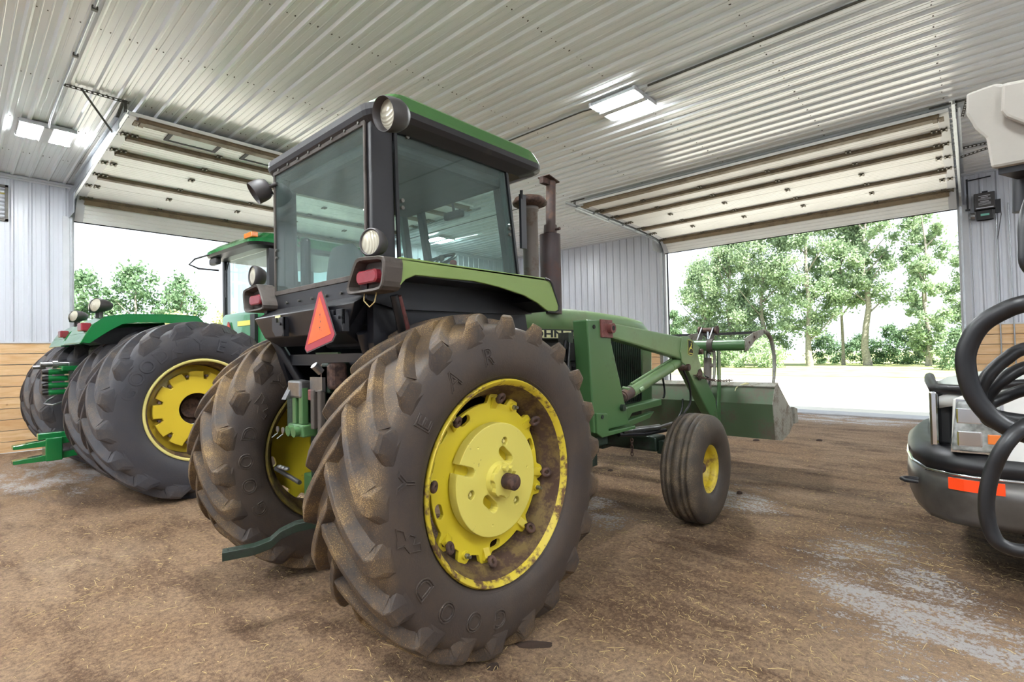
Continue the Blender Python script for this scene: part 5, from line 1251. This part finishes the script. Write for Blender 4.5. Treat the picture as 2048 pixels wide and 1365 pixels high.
m = MB(); m.prism(triang(.19, .33, .02, .03, .47, 1.80), 'yz', 1.31, 1.318); sgn = m.build('slow_vehicle_sign', 'smv_red', t2); m = MB(); m.prism([(.33, 1.845), (.61, 1.845), (.47, 2.09)], 'yz', 1.306, 1.31); m.build('sign_triangle', 'smv_orange', sgn)
# front half: frame, hood and wheels (hidden behind the loader tractor from here)
m = MB(); m.bbox(2.6, 6.2, -.40, .40, .7, 1.35, .05); m.cyl((3.75, -1.5, ZT), (3.75, 1.5, ZT), .18, n=24); m.build('front_frame', 'dark_green', t2)
m = MB(); m.loft([rounded(3.05, 6.1, -.48, .48, .12, 1.35), rounded(3.05, 6.15, -.48, .48, .14, 1.9), rounded(3.05, 6.0, -.42, .42, .14, 2.08), rounded(3.1, 5.8, -.30, .30, .12, 2.13)], 0, True, True); m.build('front_hood', 'green_new', t2)
m = MB(); m.cyl((3.5, -.62, 1.6), (3.5, -.62, 2.9), .06, n=18); m.build('exhaust_stack', 'black_paint', t2)
for y in (-1.83, -1.06, 1.06, 1.83):
    c = tt.copy(); C.objects.link(c); c.parent = t2; c.location = (3.75, y, ZT)
for y, sc_ in ((-1.83, -1), (1.83, 1)): c = copy_tree(ra, t2); c.location = (3.75, y, ZT); c.scale = (1, sc_, 1)
# ------------------------------------------------------------------ white pickup truck at the right
tk = thing('pickup_truck', 'white pickup truck with dusty chrome bumper at the right edge', 'truck', (5.22, -.56, 0), rad(93))
def arc(cx, cz, r, a0, a1, n=14): return [(cx+r*math.cos(rad(a0+(a1-a0)*k/n)), cz+r*math.sin(rad(a0+(a1-a0)*k/n))) for k in range(n+1)]
for s in (1, -1):
    side = [(.73, .88), (.715, 1.19), (.62, 1.235), (.1, 1.31), (-.75, 1.36), (-.75, .5), (-.50, .5)]+arc(0, .42, .50, 170, 12)+[(.52, .62), (.56, .86)]
    m = MB()
    a, b = sorted((s*.96, s*1.0)); m.prism(side, 'xz', a, b); m.build('front_fender', 'white_paint', tk, bevel=.012)
    m = MB(); m.prism([(.735, .87), (.70, 1.185), (.50, 1.165), (.485, .87)], 'xz', *sorted((s*.80, s*1.012))); hl = m.build('headlight', 'headlight_lens', tk, bevel=.02, seg=3)
    m = MB(); m.prism([(.735, .862), (.70, 1.19), (.49, 1.172), (.476, .862)], 'xz', *sorted((s*.79, s*1.002))); m.build('headlight_trim', 'chrome', hl)
    for z0, z1 in ((1.055, 1.125), (.925, .985)):
        m = MB(); a, b = sorted((s*1.0, s*1.016)); m.bbox(.505, .565, a, b, z0, z1, .006); m.build('turn_signal', 'amber_orange', hl)
    for z0, z1 in ((1.04, 1.14), (.90, 1.0)):
        m = MB(); a, b = sorted((s*1.0, s*1.015)); m.bbox(.585, .705, a, b, z0, z1, .01); m.build('reflector_bowl', 'chrome', hl)
# hood
hr = []
for x, hw, zt, ze in ((.78, .80, 1.20, 1.17), (.70, .90, 1.26, 1.20), (.4, .96, 1.33, 1.27), (.0, .98, 1.38, 1.325), (-.45, .985, 1.43, 1.355), (-.85, .99, 1.46, 1.375)):
    hr.append([(x, -hw, ze-.06)]+[(x, -hw+hw*2*k/14, ze+(zt-ze)*math.sin(PI*(.08+.84*k/14))**.6) for k in range(15)]+[(x, hw, ze-.06)])
m = MB(); m.loft(hr, 0, True, True); m.build('hood', 'white_paint', tk)
m = MB(); m.tube([(.80, -.75, 1.235), (.82, -.3, 1.26), (.82, .3, 1.26), (.80, .75, 1.235), (.66, .97, 1.245), (.45, 1.0, 1.29), (.2, .99, 1.325)], [.02, .035, .035, .035, .03, .025, .012], 8); m.build('hood_deflector', 'black_plastic', tk)
m = MB(); m.bbox(.70, .80, -.78, .78, .86, 1.20, .03)
gr_ = m.build('grille', 'dark_void', tk)
m = MB(); m.box(.785, .83, -.80, .80, 1.14, 1.22); m.box(.785, .83, -.80, .80, .86, .90); m.box(.785, .83, .74, .82, .86, 1.22); m.box(.785, .83, -.82, -.74, .86, 1.22); m.box(.785, .83, -.8, .8, 1.0, 1.06); m.build('grille_surround', 'chrome', gr_, bevel=.012)
m = MB()
for z in (.93, .965, 1.09, 1.12): m.box(.79, .815, -.74, .74, z-.006, z+.006)
m.build('grille_bars', 'chrome', gr_)
# bumper wraps round the corner
def bumper(prof, name, mat, y0=-1.03, y1=1.03, out=0):
    path = [(.40, -1.03), (.60, -1.035), (.74, -1.0), (.86, -.88), (.93, -.6), (.96, -.3), (.965, 0), (.96, .3), (.93, .6), (.86, .88), (.74, 1.0), (.60, 1.035), (.40, 1.03)]
    rings = []
    for i, (x, y) in enumerate(path):
        a = path[max(i-1, 0)]; b = path[min(i+1, len(path)-1)]; t_ = Vector((b[0]-a[0], b[1]-a[1])).normalized(); n = Vector((t_.y, -t_.x))
        rings.append([(x+n.x*(u+out), y+n.y*(u+out), z) for u, z in prof])
    m = MB(); m.loft(rings, 0, True, True); return m.build(name, mat, tk)
bp = bumper([(-.05, .42), (-.02, .415), (0, .46), (.012, .60), (.0, .72), (-.05, .72)], 'bumper', 'bumper_grey')
bp2 = bumper([(-.10, .715), (.004, .712), (.012, .725), (-.02, .735), (-.10, .735)], 'bumper_strip', 'chrome')
bp3 = bumper([(-.16, .735), (.0, .735), (.004, .80), (-.06, .865), (-.2, .885), (-.2, .80)], 'bumper_pad', 'black_plastic'); bp3.parent = bp; bp2.parent = bp
m = MB(); rings = []
for (x, y, nx, ny) in ((.50, 1.050, 0, 1), (.60, 1.054, .05, 1), (.68, 1.040, .3, .95), (.75, 1.012, .5, .86)):
    rings.append([(x, y-.004, .635), (x, y-.004, .705), (x+nx*.006, y+ny*.006, .705), (x+nx*.006, y+ny*.006, .635)])
m.loft(rings, 0, False, True); m.build('reflective_tape', 'orange_tape', bp)
m = MB(); m.tube([(.90, .84, .62), (.97, .84, .62), (.99, .80, .62), (.97, .76, .62), (.90, .76, .62)], .014, 8); m.build('tow_hook', 'black_paint', tk)
m = MB(); m.tube([(.35, .85, .40), (.25, .9, .36), (.18, .85, .37), (.25, .8, .42)], .010, 6); m.bbox(.05, .45, .6, .9, .42, .55, .02); m.tube([(.4, .85, .5), (.3, .9, .42), (.1, .9, .44)], .014, 6); m.build('lower_control_arm', 'dark_void', tk)
tpr = [(.20, .10), (.23, .125), (.30, .135), (.36, .13), (.395, .115), (.405, .09), (.408, 0)]
wm = MB(); wm.lathe(tpr+[(r, -w) for r, w in tpr[::-1][1:]], n=56)
for k in range(44):
    a = 2*PI*k/44; 
    for y in (-.085, -.03, .03, .085): wm.box(-.012, .012, y-.022, y+.022, .400, .417, 0, Matrix.Rotation(a+(.07 if y in (-.03, .085) else 0), 4, 'Y'))
for k in range(44): 
    a = 2*PI*k/44
    for s in (-1, 1): wm.box(-.010, .010, s*.118-.012, s*.118+.012, .375, .405, 0, Matrix.Rotation(a, 4, 'Y'))
tw = wm.build('truck_tire', 'tire_truck', tk); tw.location = (0, .86, .415)
m = MB(); m.lathe([(.215, .115), (.2, .10), (.19, .05), (.10, .03), (.06, .07), (.001, .075)], n=40); rw = m.build('truck_rim', 'bumper_grey', tk); rw.location = (0, .86, .415)
for x, y in ((0, -.86), (-3.4, .86), (-3.4, -.86)):
    for o in (tw, rw): c = o.copy(); C.objects.link(c); c.parent = tk; c.location = (x, y, .415); c.scale = (1, 1 if y > 0 else -1, 1)
m = MB(); m.bbox(-5.0, .6, -.45, .45, .45, .62, .03); m.build('frame', 'dark_void', tk)
m = MB(); m.prism([(-.75, .5), (-.75, 1.37), (-2.75, 1.37), (-2.75, .5)], 'xz', -1.0, 1.0); m.prism([(-1.35, 1.90), (-.86, 1.37), (-2.75, 1.37), (-2.65, 1.88)], 'xz', -.80, .80); m.build('cab', 'white_paint', tk, bevel=.04)
for s in (1, -1): m = MB(); m.prism([(-1.42, 1.82), (-1.05, 1.42), (-2.6, 1.42), (-2.55, 1.82)], 'xz', *sorted((s*.80, s*.815))); m.build('side_window', 'dark_void', tk)
m = MB(); m.prism([(-2.8, .62), (-2.8, 1.37), (-5.2, 1.37), (-5.2, .62), (-3.9, .62)]+arc(-3.4, .42, .5, 23, 157)[::-1]+[(-2.95, .62)], 'xz', -1.0, 1.0); m.build('cargo_bed', 'white_paint', tk, bevel=.02)
# ------------------------------------------------------------------ hose reel housing close to the camera
hs = thing('hose_stand', 'beige plastic housing with dark underside at the top right corner', 'housing', (1.0, -.30, 0))
def HM(): return MB(Matrix.Translation((-1.0, .30, 0)))
SH = Matrix(((1, 0, 0, 0), (-.42, 1, 0, .42*.93), (0, 0, 1, 0), (0, 0, 0, 1)))
pl = [(.0, 1.882), (-.030, 1.886), (-.036, 1.882), (-.34, 1.845), (-.34, 1.772), (-.022, 1.772), (-.018, 1.814), (-.008, 1.829), (.001, 1.854)]
m = HM(); m.prism(pl, 'yz', .935, 1.10, 0, SH); m.build('housing', 'beige_plastic', hs, bevel=.004, seg=2)
m = HM(); m.prism([(-.040, 1.879), (-.34, 1.845), (-.34, 1.80), (-.062, 1.815), (-.043, 1.832), (-.038, 1.842)], 'yz', .922, .94, 0, SH); m.build('cover_ridge', 'beige_plastic', hs, bevel=.005, seg=3)
m = HM(); m.box(.942, 1.094, -.30, -.027, 1.764, 1.7735, 0, SH); m.build('underside', 'black_plastic', hs)  # dark plate stands in for the shade inside the open housing
m = HM(); m.cyl((1.0, -.060, 1.775), (1.0, -.058, 1.72), .012, n=12); m.build('swivel', 'black_paint', hs)
m = HM(); m.cyl((1.02, -.28, .02), (1.02, -.28, 1.80), .03, n=20); m.cyl((1.02, -.28, 0), (1.02, -.28, .03), .16, n=32); m.bbox(.9, 1.14, -.33, -.2, 1.35, 1.40, .01); m.build('post', 'lamp_body', hs)
def spline(pts, k=10):
    P2 = [Vector(p) for p in pts]; out = []
    for j in range(len(P2)-1):
        p0 = P2[max(j-1, 0)]; p1 = P2[j]; p2 = P2[j+1]; p3 = P2[min(j+2, len(P2)-1)]
        for i in range(k):
            t_ = i/k; out.append(.5*((2*p1)+(p2-p0)*t_+(2*p0-5*p1+4*p2-p3)*t_*t_+(3*p1-p0-3*p2+p3)*t_**3))
    out.append(P2[-1]); return out
def loops(L): return [(x, y, z) for x, y, z in L]
A_ = [(1.0, -.10, 1.76), (.95, -.13, 1.70), (.86, -.14, 1.62), (.78, -.09, 1.59), (.75, -.045, 1.580), (.75, -.026, 1.573), (.75, -.006, 1.557), (.75, .0055, 1.53), (.75, .0055, 1.503), (.75, -.001, 1.478), (.75, -.016, 1.456), (.75, -.042, 1.442), (.76, -.09, 1.436), (.80, -.14, 1.45), (.88, -.20, 1.46)]
tag(MB().tube(spline(A_, 10), .0092, 16).build('coiled_hose', 'black_rubber'), 'thickest black rubber hose, in one big loop close at the right edge', 'hose', 'hoses at the right edge')
B_ = [(.88, -.20, 1.50), (.80, -.10, 1.545), (.79, -.045, 1.533), (.785, -.026, 1.520), (.78, -.011, 1.501), (.78, -.004, 1.478), (.775, -.014, 1.456), (.78, -.05, 1.448), (.81, -.10, 1.46), (.83, -.12, 1.49), (.82, -.08, 1.515), (.81, -.046, 1.512), (.80, -.024, 1.497), (.80, -.010, 1.476), (.80, -.012, 1.458), (.81, -.06, 1.452), (.84, -.12, 1.47), (.83, -.08, 1.492), (.82, -.046, 1.486), (.82, -.026, 1.476), (.81, -.010, 1.464), (.78, -.014, 1.45), (.76, -.05, 1.452), (.74, -.04, 1.456), (.72, -.022, 1.436), (.72, -.0105, 1.405), (.72, -.0055, 1.374), (.72, -.0075, 1.348), (.72, -.017, 1.332), (.73, -.045, 1.33), (.78, -.12, 1.34), (.86, -.2, 1.37)]
tag(MB().tube(spline(B_, 8), .0068, 14).build('coiled_hose', 'black_rubber'), 'thinner black hose coiled inside the big loop and hanging down in a long bend', 'hose', 'hoses at the right edge')
D_ = [(.93, -.075, 1.76), (.86, -.052, 1.70), (.84, -.047, 1.655), (.84, -.052, 1.62), (.88, -.10, 1.60), (.95, -.16, 1.66)]
tag(MB().tube(spline(D_, 8), .0045, 10).build('thin_hose', 'black_rubber'), 'thin dark hose hanging right under the beige housing', 'hose')
# ------------------------------------------------------------------ trees and bushes outside
def leaves(mb, centers, n, rr, size, flat=.8):
    vs = []; fs = []
    for (c, r) in centers:
        for _ in range(n):
            d = Vector((random.gauss(0, 1), random.gauss(0, 1), random.gauss(0, 1))).normalized()*r*min(1.9, abs(random.gauss(.55, .42))); d.z *= flat
            p = Vector(c)+d; s = size*random.uniform(.6, 1.3)
            a = Vector((random.gauss(0, 1), random.gauss(0, 1), random.gauss(0, .8))).normalized(); b = a.orthogonal().normalized(); e = a.cross(b); th = random.random()*6.28
            u = b*math.cos(th)+e*math.sin(th); w_ = a.cross(u)
            o = len(vs); vs += [p+u*s*.5, p+w_*s*.3, p-u*s*.5, p-w_*s*.3]; fs.append((o, o+1, o+2, o+3))
    mb.add([tuple(v) for v in vs], fs, 0, False)
def tree(x, y, h, r, base, label, cat='tree', mat='leaf_poplar', group='poplars across the yard', nc=60, nl=260, size=.22, trunk=.22, shape=1.0, seed=1):
    random.seed(seed)
    t = thing('poplar_tree' if cat == 'tree' else 'bush', label, cat, (x, y, -.04), 0, group)
    if trunk:
        m = MB(); lean = random.uniform(-.5, .5)
        pts = [(lean*(z/h)**2*1.2, lean*.6*math.sin(z), z) for z in [h*.9*k/9 for k in range(10)]]
        m.tube(pts, [trunk*(1.25 if k == 0 else 1-.09*k) for k in range(10)], 9); m.build('trunk', 'bark', t)
        for k in range(7):
            z = base*.8+(h-base)*.75*k/7; a = random.random()*6.28; L = r*random.uniform(.5, .9)
            m = MB(); m.tube([(pts[3][0], 0, z), (L*.5*math.cos(a), L*.5*math.sin(a), z+.5*L), (L*math.cos(a), L*math.sin(a), z+1.1*L)], [.07, .05, .02], 6); m.build('branch', 'bark', t)
    cs = []
    for k in range(nc):
        u = (k+random.random())/nc; z = base+(h-base)*u
        w = r*(math.sin(PI*min(1, .16+.84*(u**shape)))**.6); a = random.random()*6.28; q = w*math.sqrt(random.random())
        cs.append(((q*math.cos(a), q*math.sin(a), z), r*random.uniform(.22, .38)))
    m = MB(); leaves(m, cs, nl, r, size); f = m.build('foliage', mat, t); f['kind'] = 'stuff'
    return t
tree(46, 18.2, 9.4, 2.3, 1.2, 'mid-height leafy tree left of the tall poplars in the right doorway', seed=2, nc=64)
tree(45, 15.4, 11.5, 2.4, 1.0, 'tall poplar at the left of the clump in the right doorway', seed=3, nc=80)
tree(44.5, 12.6, 14.0, 2.5, 1.5, 'tall broad poplar above the loader grapple', seed=4, nc=90)
tree(43.5, 9.15, 14.5, 2.3, 2.4, 'tall poplar with pale trunk just right of the round bush', seed=5, nc=84)
tree(44.5, 5.65, 14.2, 2.0, 4.6, 'tall poplar with clear pale trunk in the middle of the right doorway', seed=6, nc=66, trunk=.25)
tree(46.0, 7.4, 13.8, 1.8, 4.8, 'poplar behind the two with pale trunks', seed=12, nc=56, trunk=.12)
tree(44, 2.25, 12.2, 1.45, 1.0, 'slender poplar standing alone near the right jamb', seed=7, nc=64, trunk=.16)
tree(47, -.2, 9.2, 1.6, 1.0, 'poplar half hidden behind the right jamb', seed=8, nc=50)
tree(50, 22.8, 5.4, 1.6, .2, 'small dark tree at the left jamb of the right doorway', mat='leaf_dark', seed=9, nc=30, group='dark trees')
for i, (x, y, h, r, lb, mt) in enumerate(((40.5, 14.0, 1.9, 1.35, 'left half of the rounded pale bush pair behind the bucket', 'leaf_bush'), (40, 11.4, 1.95, 1.5, 'rounded pale bush behind the bucket, the one nearer the poplar trunk', 'leaf_bush'), (41, 16.3, 1.8, 1.2, 'pale bush seen through the loader grapple', 'leaf_bush'),
                 (49, 9.0, 2.3, 1.5, 'dark hedge bush between the two pale trunks, left part', 'leaf_dark'), (49, 6.6, 2.2, 1.5, 'dark hedge bush right behind the middle poplar trunk', 'leaf_dark'), (48, 4.5, 2.9, 1.4, 'bush right of the middle poplar trunk', 'leaf_dark'), (48.5, 3.1, 2.6, 1.3, 'green bush left of the slender poplar', 'leaf_poplar'))):
    tree(x, y, h, r, .1, lb, 'bush', mt, 'bushes across the yard', nc=34, nl=130, size=.17, trunk=0, shape=.7, seed=20+i)
random.seed(5)
t = thing('spruce', 'small pale spruce at the foot of the right jamb', 'tree', (38, .7, -.04))
MB().cyl((0, 0, 0), (0, 0, 2.3), .05, .01, n=8).build('trunk', 'bark', t)
m = MB(); cs = []
for k in range(12):
    z = .2+.19*k; w = 1.05*(1-k/12.5)
    for j in range(7): a = j*.9+k; cs.append(((w*.7*math.cos(a), w*.7*math.sin(a), z), .16+.12*w))
leaves(m, cs, 55, 1, .13, .5); m.build('foliage', 'needle', t)['kind'] = 'stuff'
for i, (x, y, h, r, lb, mt) in enumerate(((3.2, 52, 7.2, 2.6, 'leafy tree nearest the left jamb in the left doorway', 'leaf_dark'), (6.6, 52, 8.3, 2.8, 'leafy tree over the work lamps of the green tractor', 'leaf_dark'), (10.2, 51, 9.1, 2.6, 'rounded tree with the highest crown in the left doorway', 'leaf_dark'), (13.6, 52, 8.6, 2.5, 'tree at the right end of the dark group in the left doorway', 'leaf_dark'), (.2, 52, 6.6, 2.4, 'tree partly hidden by the left jamb of the left doorway', 'leaf_dark'))):
    tree(x, y, h, r, .4, lb, 'tree', mt, 'trees beyond the left doorway', nc=52, nl=130, size=.3, seed=40+i)
for i, (x, y, h, r, lb) in enumerate(((11.0, 42, 4.6, 2.3, 'yellow-green bush in front of the tallest left-doorway tree'), (14.2, 42, 4.8, 2.3, 'yellow-green bush left of the far cab'), (17.6, 43, 5.0, 2.3, 'yellow-green bush seen past the far cab glass'), (7.8, 43, 3.8, 2.0, 'yellow-green bush above the near fender of the green tractor'))):
    tree(x, y, h, r, .1, lb, 'bush', 'leaf_yellow', 'bushes beyond the left doorway', nc=44, nl=120, size=.22, trunk=0, shape=.7, seed=60+i)
# ------------------------------------------------------------------ straw and clods on the floor
random.seed(3)
m = MB()
def zf(x, y): return .010*noise.noise(Vector((x*1.1, y*1.1, 0)))+.006*noise.noise(Vector((x*3.7, y*3.7, 4)))+.003*noise.noise(Vector((x*11, y*11, 7)))-.012
def straw(x, y, L, w, a):
    c, s = math.cos(a), math.sin(a); z = zf(x, y)+.002; k = random.uniform(-.3, .3)
    p = [(x-c*L/2, y-s*L/2), (x+k*L*.15*-s, y+k*L*.15*c), (x+c*L/2, y+s*L/2)]
    vs = []
    for (px, py), zz in zip(p, (0, random.uniform(0, .008), random.uniform(0, .004))): vs += [(px-s*w, py+c*w, z+zz), (px+s*w, py-c*w, z+zz), (px, py, z+zz+w*1.2)]
    m.add(vs, [(0, 1, 4, 3), (1, 2, 5, 4), (2, 0, 3, 5), (3, 4, 7, 6), (4, 5, 8, 7), (5, 3, 6, 8), (0, 2, 1), (6, 7, 8)])
cl = [(random.uniform(.5, 7), random.uniform(-.2, 7)) for _ in range(40)]+[(2.6, 1.0), (2.3, .8), (3.0, 1.2), (1.2, 2.0), (.9, 4.2), (2.9, 1.6)]
for i in range(9500):
    if random.random() < .45: cx_, cy_ = random.choice(cl); x = random.gauss(cx_, .35); y = random.gauss(cy_, .35)
    else:
        d = random.random()**1.6*9+.8; a = rad(42)+random.uniform(-.85, .85); x, y = d*math.cos(a), d*math.sin(a)
    if x > XB-.3 or y > YA-.3: continue
    L = random.choice((.008, .012, .015, .02, .03, .045)) if random.random() < .93 else random.uniform(.05, .10)
    straw(x, y, L, random.uniform(.0007, .0017), random.uniform(0, PI))
st_ = m.build('straw', 'straw'); tag(st_, 'loose straw and chaff bits scattered over the dirt floor', 'straw', kind='stuff')
def clod(x, y, sx, sy, sz, label, seed, rz=0):
    random.seed(seed); rings = []
    for j in range(7):
        zz = j/6; q = math.sqrt(max(0, 1-zz*zz*.98)); rings.append([(sx*q*math.cos(a)*(1+.25*noise.noise(Vector((math.cos(a)*2, math.sin(a)*2, zz*2+seed)))), sy*q*math.sin(a)*(1+.25*noise.noise(Vector((math.cos(a)*2, math.sin(a)*2, zz*2+seed+9)))), sz*zz) for a in [2*PI*i/18 for i in range(18)]])
    mm = MB(); mm.loft(rings); o = mm.build('mud_clod', 'clod'); o.location = (x, y, zf(x, y)-.003); o.rotation_euler = (0, 0, rz); tag(o, label, 'clod', 'mud clods on the floor')
clod(2.08, 1.765, .105, .032, .022, 'long dark mud clod beside the near rear tyre', 1, rad(-50))
clod(1.80, 1.80, .035, .028, .014, 'small dark clod near the bottom edge below the near rear tyre', 2)
clod(5.62, 1.88, 0.036, 0.030, .03, 'dark clod right behind the small front tyre', 3)
clod(8.95, 2.70, 0.072, 0.048, .03, 'dark clod on the floor beyond the bucket', 4)
clod(5.70, 3.50, 0.048, 0.030, .02, 'dark clod on the floor seen between rear and front tyre', 5)
clod(9.5, 1.9, 0.072, 0.048, .03, 'dark clod farthest out toward the right doorway', 6)
#@@END@@
# ------------------------------------------------------------------ light
w = bpy.data.worlds.new('sky'); SC.world = w; w.use_nodes = True
w.node_tree.nodes['Background'].inputs[0].default_value = (.80, .90, 1.0, 1); w.node_tree.nodes['Background'].inputs[1].default_value = .85
sd = bpy.data.lights.new('sun', 'SUN'); sd.energy = 10; sd.angle = rad(.6); sd.color = (1, .96, .88); so = bpy.data.objects.new('sun', sd); C.objects.link(so)
so.rotation_euler = Vector((-.25, -.62, 1)).to_track_quat('Z', 'Y').to_euler()
